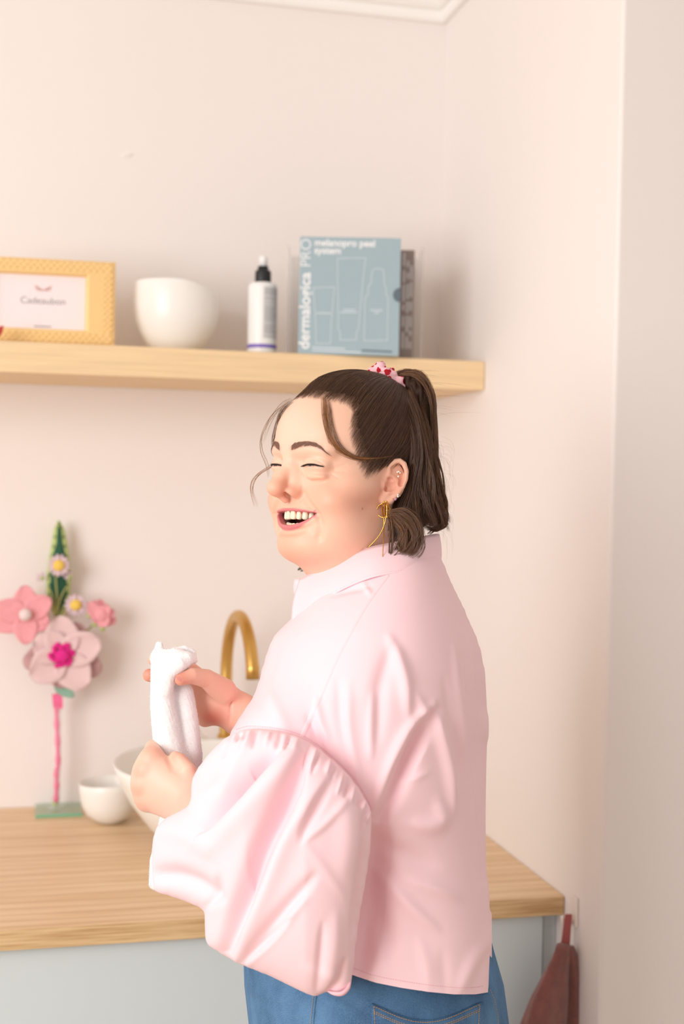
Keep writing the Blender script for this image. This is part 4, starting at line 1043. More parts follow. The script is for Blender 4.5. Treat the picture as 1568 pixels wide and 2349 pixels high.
# flyaways
n = 150; base = np.stack([HR.uniform(660, 1000, n), np.zeros(n), HR.uniform(-60, 60, n)], 1)
top = np.interp(base[:, 0], [660, 700, 760, 830, 880, 930, 975, 1000], [922, 892, 862, 854, 862, 852, 880, 960])
base[:, 1] = top+6
dv = np.stack([HR.normal(14, 16, n), -HR.uniform(2, 12, n), HR.normal(0, 12, n)], 1)
add_strands(resample(np.stack([base, base+dv*.6+np.array([0, -2, 0]), base+dv*1.4+np.array([6, 4, 0]), base+dv*2.2+np.array([14, 14, 0])], 1), 14), .00005, .5)
n = 90; b0 = np.stack([HR.uniform(985, 1012, n), HR.uniform(1000, 1220, n), HR.uniform(-60, 40, n)], 1); dv = np.stack([HR.uniform(8, 34, n), HR.uniform(10, 50, n), HR.normal(0, 10, n)], 1)
add_strands(resample(np.stack([b0, b0+dv*np.array([.7, .3, .5]), b0+dv, b0+dv*np.array([.9, 1.8, 1.2])], 1), 14), .00005, .5)
HV_, HQ_, HC_ = [], [], []; of = 0
for P, r, c in zip(STR_P, STR_R, STR_C):
    v, q = strand_mesh(uvw(P), r); HV_.append(v); HQ_.append(q+of); HC_.append(c); of += len(v)
HAIR_V = np.concatenate(HV_); HAIR_Q = np.concatenate(HQ_); HAIR_C = np.concatenate(HC_)
print('hair strands', sum(len(p) for p in STR_P), 'quads', len(HAIR_Q))
# solid dark volume inside the falling hair, so that it is never see-through
def fall_sdf(P):
    q = P*np.array([1, 1, .42], np.float32)
    def c_(a, b, r1, r2, s=.42): return cap(P*np.array([1, 1, s], np.float32), np.array(a)*np.array([1, 1, s]), np.array(b)*np.array([1, 1, s]), r1, r2)
    d = c_((930, 960, 0), (952, 1060, -5), 34, 36)
    d = sm(d, c_((952, 1060, -5), (965, 1170, -5), 36, 36), 14)
    d = sm(d, chain(P*np.array([1, 1, .6], np.float32), [np.array(p)*np.array([1, 1, .6]) for p in ((902, 890, 50), (935, 876, 42), (962, 905, 30), (972, 970, 16), (974, 1050, 4))], [12, 16, 20, 18, 20]), 14)
    d = sm(d, chain(P, [(936, 1060, -66), (938, 1120, -66), (915, 1170, -74), (884, 1220, -70)], [14, 16, 18, 18]), 10)
    d = sm(d, chain(P, [(912, 1186, -140), (936, 1204, -146), (942, 1232, -146), (928, 1256, -146)], [10, 13, 14, 10]), 6)
    return d-2.0*np.sin(P[:, 0]*.35+P[:, 1]*.05+np.sin(P[:, 1]*.03)*2)
FV, FQ = nets(fall_sdf, (820, 840, -220), (1040, 1290, 240), 5.0, 1)
# ================================================================ clothes: pillow-inflated outlines with sculpted folds (u, v, w space)
from mathutils.bvhtree import BVHTree
def poly_spline(pts, n=6):
    P = np.asarray(pts, float); m_ = len(P); out = []
    for i in range(m_):
        p0, p1, p2, p3 = P[i-1], P[i], P[(i+1) % m_], P[(i+2) % m_]
        for u in np.linspace(0, 1, n, endpoint=False):
            out.append(.5*((2*p1)+(-p0+p2)*u+(2*p0-5*p1+4*p2-p3)*u*u+(-p0+3*p1-3*p2+p3)*u**3))
    return np.array(out)
def poly_sd(poly, X, Y):
    """signed distance on points to a closed polygon (negative inside)"""
    d = np.full(X.shape, 1e12); ins = np.zeros(X.shape, bool); n_ = len(poly)
    for i in range(n_):
        a, b = poly[i], poly[(i+1) % n_]; e = b-a; wx, wy = X-a[0], Y-a[1]
        t = np.clip((wx*e[0]+wy*e[1])/(e@e+1e-12), 0, 1); d = np.minimum(d, (wx-e[0]*t)**2+(wy-e[1]*t)**2)
        c = ((a[1] > Y) != (b[1] > Y)) & (X < (b[0]-a[0])*(Y-a[1])/(b[1]-a[1]+1e-12)+a[0]); ins ^= c
    return np.where(ins, -1, 1)*np.sqrt(d)
class Pillow:
    """smooth inflation of an outline: solves Laplace(phi) = -1 inside, sqrt(phi) is the half thickness"""
    def __init__(s, poly, step=5., it=900, power=.5):
        s.step = step; s.lo = poly.min(0)-8*step; hi = poly.max(0)+8*step
        n_ = np.ceil((hi-s.lo)/step).astype(int)+1; s.n = n_
        X, Y = np.meshgrid(s.lo[0]+np.arange(n_[0])*step, s.lo[1]+np.arange(n_[1])*step, indexing='ij')
        s.sd = poly_sd(poly, X, Y); m_ = s.sd < 0; ph = np.where(m_, -s.sd*20, 0.)
        # multi-scale Jacobi
        w_ = .9
        for k in range(it):
            nb = .25*(np.roll(ph, 1, 0)+np.roll(ph, -1, 0)+np.roll(ph, 1, 1)+np.roll(ph, -1, 1))+.25*step*step
            ph = np.where(m_, ph+w_*(nb-ph), 0)
        s.mx = ph.max(); ph = ph/s.mx
        g = np.percentile(ph[(s.sd < 0) & (s.sd > -2*step)], 50)/step
        s.phi = np.where(m_, ph, -np.clip(s.sd, 0, 40)*max(g, .004))
    def at(s, u, v, A=None):
        A = s.phi if A is None else A
        x = np.clip((u-s.lo[0])/s.step, 0, s.n[0]-1.001); y = np.clip((v-s.lo[1])/s.step, 0, s.n[1]-1.001)
        i, j = x.astype(int), y.astype(int); fx_, fy_ = x-i, y-j
        return (A[i, j]*(1-fx_)+A[i+1, j]*fx_)*(1-fy_)+(A[i, j+1]*(1-fx_)+A[i+1, j+1]*fx_)*fy_
def stroke_disp(uv_all, strokes):
    """sum of fold profiles; stroke = (points, width, amplitude[, kind]) kind g smooth, c creased, s one-sided step"""
    out = np.zeros(len(uv_all))
    for st in strokes:
        pts = spline(np.array(st[0], float), 3*len(st[0])) if len(st[0]) > 2 else np.array(st[0], float)
        wd_, amp = st[1], st[2]; kind = st[3] if len(st) > 3 else 'g'; pad = wd_*(2.6 if kind == 'g' else 6)
        sel = np.nonzero(((uv_all > pts.min(0)-pad) & (uv_all < pts.max(0)+pad)).all(1))[0]; uv = uv_all[sel]
        L = np.concatenate([[0], np.cumsum(np.linalg.norm(np.diff(pts, axis=0), axis=1))]); best = np.full(len(uv), 1e12); tb = np.zeros(len(uv)); sgn = np.zeros(len(uv))
        for i in range(len(pts)-1):
            a, e = pts[i], pts[i+1]-pts[i]; q = uv-a; t = np.clip(q@e/(e@e+1e-9), 0, 1); r = q-t[:, None]*e; d2 = (r*r).sum(1)
            m_ = d2 < best; best[m_] = d2[m_]; tb[m_] = (L[i]+t[m_]*(L[i+1]-L[i]))/L[-1]; sgn[m_] = np.sign(e[0]*q[m_, 1]-e[1]*q[m_, 0])
        d = np.sqrt(best); tp = np.sin(np.pi*np.clip(tb*.94+.03, 0, 1))**.6
        wl = wd_*(.55+.45*tp)
        if kind == 'g': p = np.exp(-(d/wl)**2)
        elif kind == 'c': p = np.exp(-d/wl)
        else: p = np.exp(-(d/wl))*np.where(sgn > 0, 1, np.exp(-d/(wl*.18)))      # steep on one side
        out[sel] += amp*tp*p
    return out
def pillow_mesh(pl, lo, hi, h, wc, T, smooth_it=2, pw=None):
    def f(P):
        u, v, w_ = P[:, 0], P[:, 1], P[:, 2]; ph = pl.at(u, v); t = T(u, v)
        if pw is not None: ph = np.sign(ph)*np.abs(ph)**pw(v)
        return ((w_-wc(u, v))**2/(t*t)-ph)*t*.5
    V, Q = nets(f, lo, hi, h, 0)
    return lap(V, Q, smooth_it, .5), Q
def ss(x, a, b):
    t = np.clip((x-a)/(b-a), 0, 1); return t*t*(3-2*t)
SLEEVE_PTS = [(526, 1688), (575, 1672), (640, 1678), (700, 1698), (760, 1742), (810, 1793), (843, 1846), (851, 1872), (849, 1930), (839, 2010), (823, 2100), (813, 2180), (807, 2240), (801, 2268), (782, 2285), (764, 2279), (748, 2275), (722, 2285), (690, 2273), (620, 2239), (555, 2213), (528, 2199), (500, 2182), (474, 2163), (470, 2120), (467, 2088), (430, 2069), (380, 2052), (354, 2042), (348, 1990), (349, 1940), (358, 1902), (376, 1880), (410, 1862), (436, 1845), (439, 1800), (451, 1768), (475, 1735), (500, 1708)]
# ---------------------------------------------------------------- shirt body
BODY = poly_spline([(1000, 1262), (1040, 1352), (1066, 1405), (1094, 1472), (1109, 1535), (1117, 1650), (1114, 1780), (1112, 1900), (1118, 2050), (1127, 2150), (1121, 2225), (1117, 2300), (1116, 2480), (900, 2520), (640, 2480), (600, 2300), (590, 2100), (600, 1900), (575, 1770), (528, 1706), (527, 1684), (560, 1630), (583, 1595), (600, 1545), (613, 1497), (631, 1458), (662, 1428), (692, 1392), (735, 1340), (800, 1285), (880, 1240), (950, 1228)], 5)
pb_ = Pillow(BODY, 9., 900)
def Tb(u, v): return np.interp(v, [1200, 1300, 1450, 1600, 1800, 1950, 2150, 2300, 2500], [330, 345, 375, 385, 365, 335, 335, 350, 355])
def wcb(u, v): return -140*ss(v, 1470, 1680)*ss(-u, -740, -545)
def wb_front(u, v): return wcb(u, v)-Tb(u, v)*np.sqrt(np.clip(pb_.at(u, v), 1e-4, None))
BV, BQ = pillow_mesh(pb_, (490, 1210, -440), (1140, 2420, 400), 5.0, wcb, Tb, 2, lambda v: np.interp(v, [1750, 2150], [1., .5]))
HEM = [(500, 2200), (600, 2205), (700, 2212), (780, 2228), (812, 2238), (860, 2254), (920, 2266), (980, 2275), (1040, 2281), (1090, 2281), (1120, 2276), (1200, 2250)]
def hemv(u): return np.interp(u, [p[0] for p in HEM], [p[1] for p in HEM])
body_strokes = [
    # drop-shoulder folds
    ([(893, 1462), (915, 1515), (930, 1570), (935, 1640)], 15, 10, 'g'),
    ([(902, 1480), (880, 1540), (868, 1600), (862, 1700)], 18, -7, 'g'),
    ([(855, 1590), (852, 1660), (850, 1740)], 10, 6, 'g'),
    ([(800, 1570), (800, 1680), (825, 1800)], 14, 5, 'g'),
    ([(775, 1560), (780, 1640), (800, 1740)], 12, -5, 'g'),
    ([(725, 1600), (735, 1650), (755, 1700)], 9, 6, 'g'),
    ([(705, 1640), (725, 1690), (745, 1730)], 9, -6, 'g'),
    # fold that runs from the shoulder blade to the armpit
    ([(996, 1616), (945, 1668), (905, 1750), (872, 1830), (852, 1868)], 16, 13, 'g'),
    ([(1000, 1628), (962, 1685), (925, 1760), (898, 1820), (870, 1880)], 20, -26, 'g'),
    ([(996, 1618), (1012, 1690), (1030, 1770), (1040, 1860)], 13, 11, 'g'),
    ([(955, 1590), (975, 1640), (985, 1680)], 12, 5, 'g'),
    ([(985, 1700), (965, 1740), (950, 1770)], 7, 4, 'c'),
    ([(900, 1795), (945, 1788), (985, 1770)], 8, 4, 'c'),
    # valley beside the sleeve, soft billows of the back
    ([(862, 1890), (850, 1990), (835, 2100), (820, 2230)], 46, -42, 'g'),
    ([(1005, 1840), (1012, 1880), (985, 1895), (940, 1890)], 20, 9, 'g'),
    ([(850, 1985), (900, 2040), (950, 2090), (1000, 2130)], 16, 7, 'g'),
    ([(870, 1930), (930, 1960), (1000, 1985)], 20, -6, 'g'),
    ([(930, 2020), (1000, 2040), (1060, 2060)], 16, 6, 'g'),
    ([(860, 2060), (885, 2130), (895, 2200)], 26, -9, 'g'),
    ([(1126, 2158), (1095, 2190), (1070, 2240), (1055, 2275)], 16, 6, 'g'),
    ([(1124, 2185), (1108, 2225), (1095, 2275)], 14, -7, 'g'),
    ([(1062, 1520), (1072, 1700), (1085, 1860), (1098, 1990), (1112, 2080)], 7, 5, 's'),
    ([(1040, 1480), (1058, 1640), (1066, 1780)], 9, 4, 'g'),
    ([(1090, 1500), (1100, 1650), (1102, 1800)], 7, -4, 'g'),
    ([(1075, 1450), (1090, 1560), (1096, 1660)], 9, 4, 'g'),
    ([(1020, 1560), (1045, 1720), (1052, 1850)], 12, -4, 'g'),
    ([(960, 2150), (978, 2210), (985, 2270)], 16, 2.5, 'g'), ([(1015, 2180), (1020, 2230), (1022, 2278)], 14, -2, 'g'),
    # upper front, along the collar
    ([(760, 1368), (800, 1352), (850, 1345)], 8, -4, 'g'), ([(832, 1335), (842, 1352), (850, 1366)], 5, 4, 'g'),
    ([(600, 1560), (640, 1640), (660, 1700)], 16, 3, 'g'), ([(640, 1470), (620, 1540), (600, 1620)], 10, -4, 'g'),
]
def displace(V, Q, strokes, noise=0, extra=None):
    N = vnormals(V, Q); f = ss(-N[:, 2], .02, .45); uv = V[:, :2]
    d = stroke_disp(uv, strokes)
    if extra is not None: d = d+extra(uv)
    if noise: d = d+noise*hashnoise(V*np.array([1, .6, .3]), .012, 3)
    V = V+N*(d*f)[:, None]
    return V
BV = displace(BV, BQ, [(t[0], t[1], t[2]*1.5)+tuple(t[3:]) for t in body_strokes], 2.6)
BV = lap(BV, BQ, 1, .4)
# the body lies well behind the sleeve where the sleeve covers it
_sd = -poly_sd(poly_spline(SLEEVE_PTS, 3), BV[:, 0], BV[:, 1]); _fr = BV[:, 2] < wcb(BV[:, 0], BV[:, 1])
BV[:, 2] += np.where(_fr, 150*ss(_sd, 14, 80), 0)
# cut the hem cleanly
def cut(V, Q, fn):
    """keep the part with fn(V) < 0, cutting crossing quads along the zero line"""
    s = fn(V); V = V.copy(); Q = Q[(s[Q] < 0).any(1)]
    E_ = np.concatenate([Q[:, [i, (i+1) % 4]] for i in range(4)]); E_ = np.unique(np.sort(E_, 1), axis=0)
    c = (s[E_[:, 0]] < 0) != (s[E_[:, 1]] < 0); E_ = E_[c]
    a = np.where(s[E_[:, 0]] < 0, E_[:, 0], E_[:, 1]); b = np.where(s[E_[:, 0]] < 0, E_[:, 1], E_[:, 0])
    p = V[a]+(V[b]-V[a])*(s[a]/(s[a]-s[b]))[:, None]; acc = np.zeros_like(V); n_ = np.zeros(len(V))
    np.add.at(acc, b, p); np.add.at(n_, b, 1); m_ = n_ > 0; V[m_] = acc[m_]/n_[m_][:, None]
    ok = (s < 0) | m_; Q = Q[ok[Q].all(1)]; idx = np.full(len(V), -1); u_ = np.unique(Q); idx[u_] = np.arange(len(u_))
    return V[u_], idx[Q]
BVc, BFc = cut(BV, BQ, lambda V: V[:, 1]-hemv(V[:, 0]))
tree_b = BVHTree.FromPolygons([tuple(p) for p in BVc], [tuple(f) for f in BFc])
def hit(tree, u, v):
    r = tree.ray_cast(Vector((u, v, -900)), Vector((0, 0, 1)))
    return (np.array(r[0]), np.array(r[1])) if r[0] is not None else (None, None)
def ribbon(tree, pts, width, lift_, n=60, thick=.8, closed=False, wfn=None):
    """flat strip lying on a surface along picture points; returns V (uvw), faces"""
    P = spline(np.array(pts, float), n); T_ = np.gradient(P, axis=0); T_ /= np.linalg.norm(T_, axis=1)[:, None]+1e-9
    Nn = np.stack([-T_[:, 1], T_[:, 0]], 1); V = []; last = None; W_ = np.full(n, width) if wfn is None else np.array([wfn(i/(n-1)) for i in range(n)])*width
    rows = []
    for i in range(n):
        row = []
        for s in (-.5, -.25, .25, .5):
            q = P[i]+Nn[i]*W_[i]*s; h, nm = hit(tree, q[0], q[1])
            if h is None: row = None; break
            if nm[2] > 0: nm = -nm
            row.append(h+nm*(lift_ if abs(s) < .4 else -.8))
        if row is not None: rows.append(row)
    V = np.array(rows).reshape(-1, 3); k = len(rows)
    Fc = [(i*4+j, i*4+j+1, i*4+5+j, i*4+4+j) for i in range(k-1) for j in range(3)]
    return V, Fc
def stitches(tree, pts, length=5., gap=3., rad=.55, lift_=.3, n=None):
    """row of little thread stitches on a surface"""
    P = np.array(pts, float); P = spline(P, 200); L = np.concatenate([[0], np.cumsum(np.linalg.norm(np.diff(P, axis=0), axis=1))])
    V = []; Fc = []; s = 0.
    while s+length < L[-1]:
        seg = []
        for t in (s, s+length*.5, s+length):
            q = np.array([np.interp(t, L, P[:, 0]), np.interp(t, L, P[:, 1])]); h, nm = hit(tree, q[0], q[1])
            if h is None: break
            if nm[2] > 0: nm = -nm
            seg.append(h+nm*(lift_+(rad*.5 if t == s+length*.5 else 0)))
        if len(seg) == 3:
            v, f = tube_vf(np.array(seg), rad, 5); o = len(V); V += list(v); Fc += [tuple(i+o for i in q) for q in f]
        s += length+gap
    return V, Fc
# ---------------------------------------------------------------- sleeve
SLEEVE = poly_spline(SLEEVE_PTS, 5)
SEAM = spline(np.array([(520, 1690), (548, 1678), (575, 1673), (640, 1679), (700, 1699), (760, 1743), (810, 1794), (843, 1847), (851, 1873)], float), 90)
ps_ = Pillow(SLEEVE, 6., 900)
sd_seam = np.full(ps_.phi.shape, 0.)
gx_, gy_ = np.meshgrid(ps_.lo[0]+np.arange(ps_.n[0])*ps_.step, ps_.lo[1]+np.arange(ps_.n[1])*ps_.step, indexing='ij')
sd_seam = np.min([np.hypot(gx_-a[0], gy_-a[1]) for a in SEAM[::3]], axis=0)
def wcs(u, v):
    ds = ps_.at(u, v, sd_seam); far = np.interp(u, [340, 430, 560, 700, 860], [-205, -255, -325, -370, -385])
    nearw = far+(np.minimum(wb_front(u, v)+2, far)-far)*ss(u, 520, 600)
    return nearw+(far-nearw)*ss(ds, 10, 170)
def Tsl(u, v): return np.interp(u, [340, 420, 520, 700, 860], [95, 105, 120, 125, 120])
SV_, SQ_ = pillow_mesh(ps_, (335, 1660, -560), (865, 2300, -60), 4.0, wcs, Tsl, 2)
sleeve_strokes = [
    ([(640, 1722), (590, 1768), (530, 1832), (465, 1905)], 28, -50, 's'),
    ([(612, 1735), (560, 1790), (505, 1850), (470, 1890)], 20, -14, 'g'),
    ([(690, 1715), (640, 1770), (575, 1840), (515, 1905), (480, 1950)], 30, 16, 'g'),
    ([(558, 1712), (515, 1770), (500, 1812)], 12, 8, 'g'),
    ([(540, 1730), (492, 1790), (452, 1830)], 13, -6, 'g'),
    ([(700, 1722), (672, 1790), (640, 1860), (600, 1945), (565, 2040), (535, 2120), (522, 2185)], 22, -46, 'g'),
    ([(712, 1735), (690, 1800), (660, 1860), (628, 1930), (610, 1980)], 12, -18, 's'),
    ([(672, 1780), (630, 1880), (575, 1990), (530, 2090), (500, 2160)], 20, 8, 'g'),
    ([(750, 1775), (705, 1850), (650, 1930), (600, 2050), (560, 2150), (545, 2190)], 26, 13, 'g'),
    ([(760, 1790), (725, 1850), (700, 1900), (692, 1928)], 12, -11, 'g'),
    ([(800, 1830), (745, 1890), (697, 1930)], 10, 6, 'g'),
    ([(694, 1930), (740, 1990), (790, 2060)], 12, 3, 'g'),
    ([(790, 1830), (800, 1920), (790, 2010)], 28, 8, 'g'),
    ([(826, 1850), (832, 1930), (820, 2040), (806, 2150)], 8, -10, 'g'),
    ([(720, 2010), (660, 2080), (610, 2140), (555, 2205)], 16, -12, 'g'),
    ([(700, 2060), (640, 2130), (585, 2190), (560, 2212)], 12, 9, 'g'),
    ([(660, 2110), (600, 2170), (560, 2208)], 9, -12, 'g'),
    ([(350, 2005), (400, 2010), (450, 2030), (500, 2060)], 24, -20, 'g'),
    ([(365, 1900), (430, 1915), (490, 1960)], 26, 9, 'g'),
    ([(470, 2085), (495, 2050), (500, 2010)], 12, -9, 'g'),
    ([(770, 2100), (765, 2180), (750, 2265)], 18, 7, 'g'),
    ([(740, 2120), (735, 2200), (725, 2275)], 10, -6, 'g'),
    ([(790, 2200), (775, 2250), (752, 2276)], 9, -9, 'g'),
    ([(700, 2220), (740, 2240), (780, 2240)], 16, 5, 'g'),
]
GR = np.random.default_rng(5); n_pl = 26
pl_pos = np.linspace(4, 84, n_pl)+GR.normal(0, .8, n_pl); pl_len = GR.uniform(26, 66, n_pl); pl_amp = GR.uniform(4.0, 8.5, n_pl)*np.where(np.arange(n_pl) % 2 == 0, 1, -1)
dirs = []
for i, a in enumerate(pl_pos):
    p = np.array([np.interp(a, np.arange(90), SEAM[:, 0]), np.interp(a, np.arange(90), SEAM[:, 1])])
    c_ = np.array([np.interp(a, [0, 30, 60, 90], [-.55, -.45, -.28, -.05]), 1.]); c_ /= np.linalg.norm(c_)
    L_ = pl_len[i]; q = [p+c_*2, p+c_*L_*.35+GR.normal(0, 1.2, 2), p+c_*L_]
    sleeve_strokes.append((q, GR.uniform(4.0, 5.5), pl_amp[i], 'g'))
SV_ = displace(SV_, SQ_, [(t[0], t[1], t[2]*(1.0 if t[2] > 0 else 1.35))+tuple(t[3:]) for t in sleeve_strokes], 2.2)
SV_ = lap(SV_, SQ_, 1, .35)
tree_s = BVHTree.FromPolygons([tuple(p) for p in SV_], [tuple(f) for f in SQ_])
# ---------------------------------------------------------------- collar: fold line above, leaf edge below, running front -> near -> back -> far
ctop = np.array([(688, 1328, -34), (722, 1312, -70), (764, 1292, -104), (806, 1272, -128), (850, 1256, -140), (900, 1246, -138), (950, 1236, -112), (988, 1228, -64), (1006, 1226, -10), (1000, 1232, 50), (960, 1244, 104), (880, 1262, 134), (800, 1285, 124), (740, 1312, 86), (700, 1332, 30)], float)
cbot = np.array([(668, 1427, -70), (702, 1402, -122), (745, 1376, -165), (795, 1348, -196), (850, 1326, -214), (900, 1316, -212), (945, 1311, -184), (982, 1306, -118), (1004, 1302, -24), (1002, 1306, 70), (965, 1316, 150), (885, 1338, 196), (800, 1362, 180), (730, 1395, 130), (675, 1425, 60)], float)
def strip_surface(A, B, nu=90, nv=12, bulge=6., rip=1.0, centre=np.array([850, 1290, 0.])):
    a = spline(A, nu); b = spline(B, nu); V = []
    for j in range(nv):
        t = j/(nv-1); row = a*(1-t)+b*t
        out = row-centre; out[:, 1] = 0; out /= np.linalg.norm(out, axis=1)[:, None]+1e-9
        row = row+out*(bulge*math.sin(math.pi*t)+rip*np.sin(np.arange(nu)*.55+t*3)*t)[:, None]
        V.append(row)
    V = np.array(V).reshape(-1, 3); Fc = [(j*nu+i, j*nu+i+1, (j+1)*nu+i+1, (j+1)*nu+i) for j in range(nv-1) for i in range(nu-1)]
    return V, Fc
COLV, COLF = strip_surface(ctop, cbot, 110, 12, 5., .9)
# stand inside the leaf and the roll on the fold
sb_ = cbot.copy(); sb_ = ctop*.25+cbot*.75; sb_[:, 1] += 6; ctr_ = np.array([850, 0, 0])
sb_[:, 0] = 850+(sb_[:, 0]-850)*.93; sb_[:, 2] *= .80
st_ = ctop.copy(); st_[:, 0] = 850+(st_[:, 0]-850)*.985; st_[:, 2] *= .95; st_[:, 1] += 1.5
STV, STF = strip_surface(st_, sb_, 90, 8, 0, 0)
rollv, rollf = tube_vf(spline((ctop+st_)/2, 110), 2.6, 8)
# ================================================================ hands, forearms, torso (u, v, w)
def nearhand_sdf(P):
    wr_, K = (432, 1842, -205), [(350, 1738, -196), (333, 1768, -204), (327, 1803, -202), (336, 1838, -192)]
    d = cap(P, (520, 1930, -260), wr_, 56, 46)
    for k, r in zip(K, (25, 25, 24, 22)): d = sm(d, cap(P, (412, 1826, -204), k, 42, r+2), 34)
    d = sm(d, cap(P, (398, 1798, -198), (430, 1800, -205), 44, 40), 30)
    # fingers wrapping behind the towel
    tip = [[(350, 1738, -196), (352, 1718, -150), (385, 1722, -92), (420, 1732, -84)], [(333, 1768, -204), (332, 1756, -150), (368, 1756, -88), (412, 1764, -78)], [(327, 1803, -202), (330, 1792, -148), (366, 1790, -86), (410, 1796, -76)], [(336, 1838, -192), (338, 1826, -142), (370, 1822, -90), (404, 1826, -82)]]
    for pts, r in zip(tip, ((24, 21, 18, 15), (24, 21, 18, 15), (23, 20, 17, 15), (21, 18, 15, 13))):
        d = sm(d, chain(P, pts, list(r)), 9)
    # thumb over the towel
    d = sm(d, chain(P, [(432, 1806, -218), (428, 1768, -226), (412, 1744, -218), (402, 1736, -206)], [30, 22, 17, 13]), 10)
    for k_ in K: d = sm(d, ell(P, (k_[0]-3, k_[1], k_[2]-14), (13, 13, 11)), 16)
    d = ssub(d, chain(P, [(388, 1742, -226), (396, 1764, -246)], [2.5, 1.0]), 12)
    return d
def farhand_sdf(P):
    d = cap(P, (660, 1722, 10), (552, 1640, -40), 52, 46)
    d = sm(d, cap(P, (552, 1640, -40), (500, 1606, -52), 44, 46), 22)
    d = sm(d, cap(P, (505, 1592, -50), (482, 1632, -44), 34, 32), 18)
    # thumb
    d = sm(d, chain(P, [(512, 1586, -86), (474, 1557, -130), (440, 1550, -160), (414, 1559, -176)], [31, 22, 18.5, 14]), 10)
    # fingers behind the towel
    for pts, r in (([(484, 1580, -46), (438, 1540, -50), (385, 1520, -72), (352, 1514, -92)], (25, 20, 17, 13)), ([(474, 1600, -40), (425, 1566, -40), (372, 1552, -58), (342, 1549, -80)], (25, 21, 18, 15)), ([(470, 1624, -36), (428, 1600, -30), (392, 1590, -46), (372, 1588, -66)], (24, 20, 17, 14)), ([(470, 1646, -32), (438, 1634, -28), (410, 1626, -40), (392, 1624, -56)], (22, 17, 15, 12))):
        d = sm(d, chain(P, pts, list(r)), 8)
    d = ssub(d, chain(P, [(462, 1590, -92), (490, 1612, -102), (520, 1626, -98)], [2, 3, 1]), 8)
    d = ssub(d, chain(P, [(448, 1566, -130), (462, 1574, -122), (476, 1574, -116)], [1.0, 1.6, .6]), 5)
    d = ssub(d, chain(P, [(530, 1600, -90), (528, 1640, -92), (520, 1672, -76)], [.8, 1.6, .6]), 7)
    return d
def torso_sdf(P):
    d = ell(P, (860, 1700, 0), (180, 330, 225))
    d = sm(d, ell(P, (865, 2150, 0), (215, 220, 240)), 60)
    d = sm(d, cap(P, (880, 1340, 0), (870, 1560, 0), 95, 130), 50)
    d = sm(d, cap(P, (865, 1530, -170), (860, 1530, 170), 95, 95), 40)
    d = sm(d, chain(P, [(855, 1560, -190), (720, 1800, -290), (650, 1990, -345), (520, 1930, -262)], [66, 56, 50, 46]), 16)
    d = sm(d, chain(P, [(855, 1540, 210), (800, 1850, 250), (720, 1760, 60), (650, 1715, 10)], [80, 62, 54, 48]), 20)
    return d
n1 = nets(nearhand_sdf, (290, 1680, -290), (560, 1990, -50), 2.6, 2)
n2 = nets(farhand_sdf, (315, 1480, -190), (730, 1790, 80), 2.6, 2)
n3 = nets(torso_sdf, (520, 1230, -460), (1110, 2390, 350), 12., 1)
def hand_colour(V, kind):
    C = np.tile(np.array(srgb(236, 194, 174)[:3]), (len(V), 1)); red = np.array(srgb(224, 140, 116)[:3])
    if kind == 'near':
        for p, s in (((345, 1725, -220), 22), ((318, 1768, -225), 18), ((312, 1810, -220), 18), ((320, 1845, -210), 18), ((408, 1730, -225), 20)): C = lerp(C, red, .38*gauss(np.linalg.norm(V-np.array(p), axis=1), s))
    if kind == 'far':
        C = lerp(C, red, .30+0*V[:, 0])
        C = lerp(C, np.array(srgb(214, 110, 90)[:3]), .7*gauss(np.linalg.norm((V-np.array((485, 1650, -75)))/np.array([1.3, 1, 1.5]), axis=1), 26))
        C = lerp(C, np.array(srgb(214, 110, 90)[:3]), .6*gauss(np.linalg.norm(V-np.array((412, 1556, -180)), axis=1), 22))
        C = lerp(C, np.array(srgb(214, 110, 90)[:3]), .6*gauss(np.linalg.norm(V-np.array((340, 1545, -85)), axis=1), 22))
        C = lerp(C, np.array(srgb(240, 200, 172)[:3]), .7*ss(V[:, 0], 530, 600))
    return C
parts = [(h2p(HV), HQ, HCOL), (n1[0], n1[1], hand_colour(n1[0], 'near')), (n2[0], n2[1], hand_colour(n2[0], 'far')), (n3[0], n3[1], hand_colour(n3[0], ''))]
of = 0; PV, PQ, PC = [], [], []
for v, q, c in parts: PV.append(v); PQ.append(q+of); PC.append(c); of += len(v)
# ---------------------------------------------------------------- materials of the person
def attr_mat(name, rough, spec, **k):
    mt = bpy.data.materials.new(name); mt.use_nodes = True; nt = mt.node_tree; b = nt.nodes['Principled BSDF']
    at = nt.nodes.new('ShaderNodeVertexColor'); at.layer_name = 'col'; nt.links.new(at.outputs['Color'], b.inputs['Base Color'])
    b.inputs['Roughness'].default_value = rough; b.inputs['Specular IOR Level'].default_value = spec
    MATS[name] = mt; return mt
attr_mat('hair', .40, .5)
mat('hair_under', srgb(60, 41, 31), .5, .3)
mat('tooth', srgb(240, 226, 200), .25, .5, sss=.1)
mat('gum', srgb(190, 88, 90), .35, .5)
mat('lash', srgb(38, 28, 26), .6, .2)
mat('brow_hair', srgb(128, 94, 80), .6, .2)
mat('eye_white', srgb(226, 216, 210), .2, .5)
mat('iris', srgb(70, 84, 92), .2, .5)
mat('nail', srgb(222, 150, 140), .3, .5, sss=.1)
mat('gold', srgb(226, 172, 84), .2, .5, metal=1)
mat('crystal', srgb(240, 236, 226), .08, .8, coat=.6)
mat('amethyst', srgb(196, 140, 170), .1, .7, coat=.5)
mat('cotton_pink', srgb(249, 214, 221), .8, .12, bump=(2600, .18, .0006), sheen=.1)
mat('cotton_seam', srgb(245, 194, 204), .8, .12, bump=(2600, .18, .0006), sheen=.1)
mat('thread_pink', srgb(236, 176, 190), .7, .2)
mat('thread_tan', srgb(196, 160, 118), .7, .2)
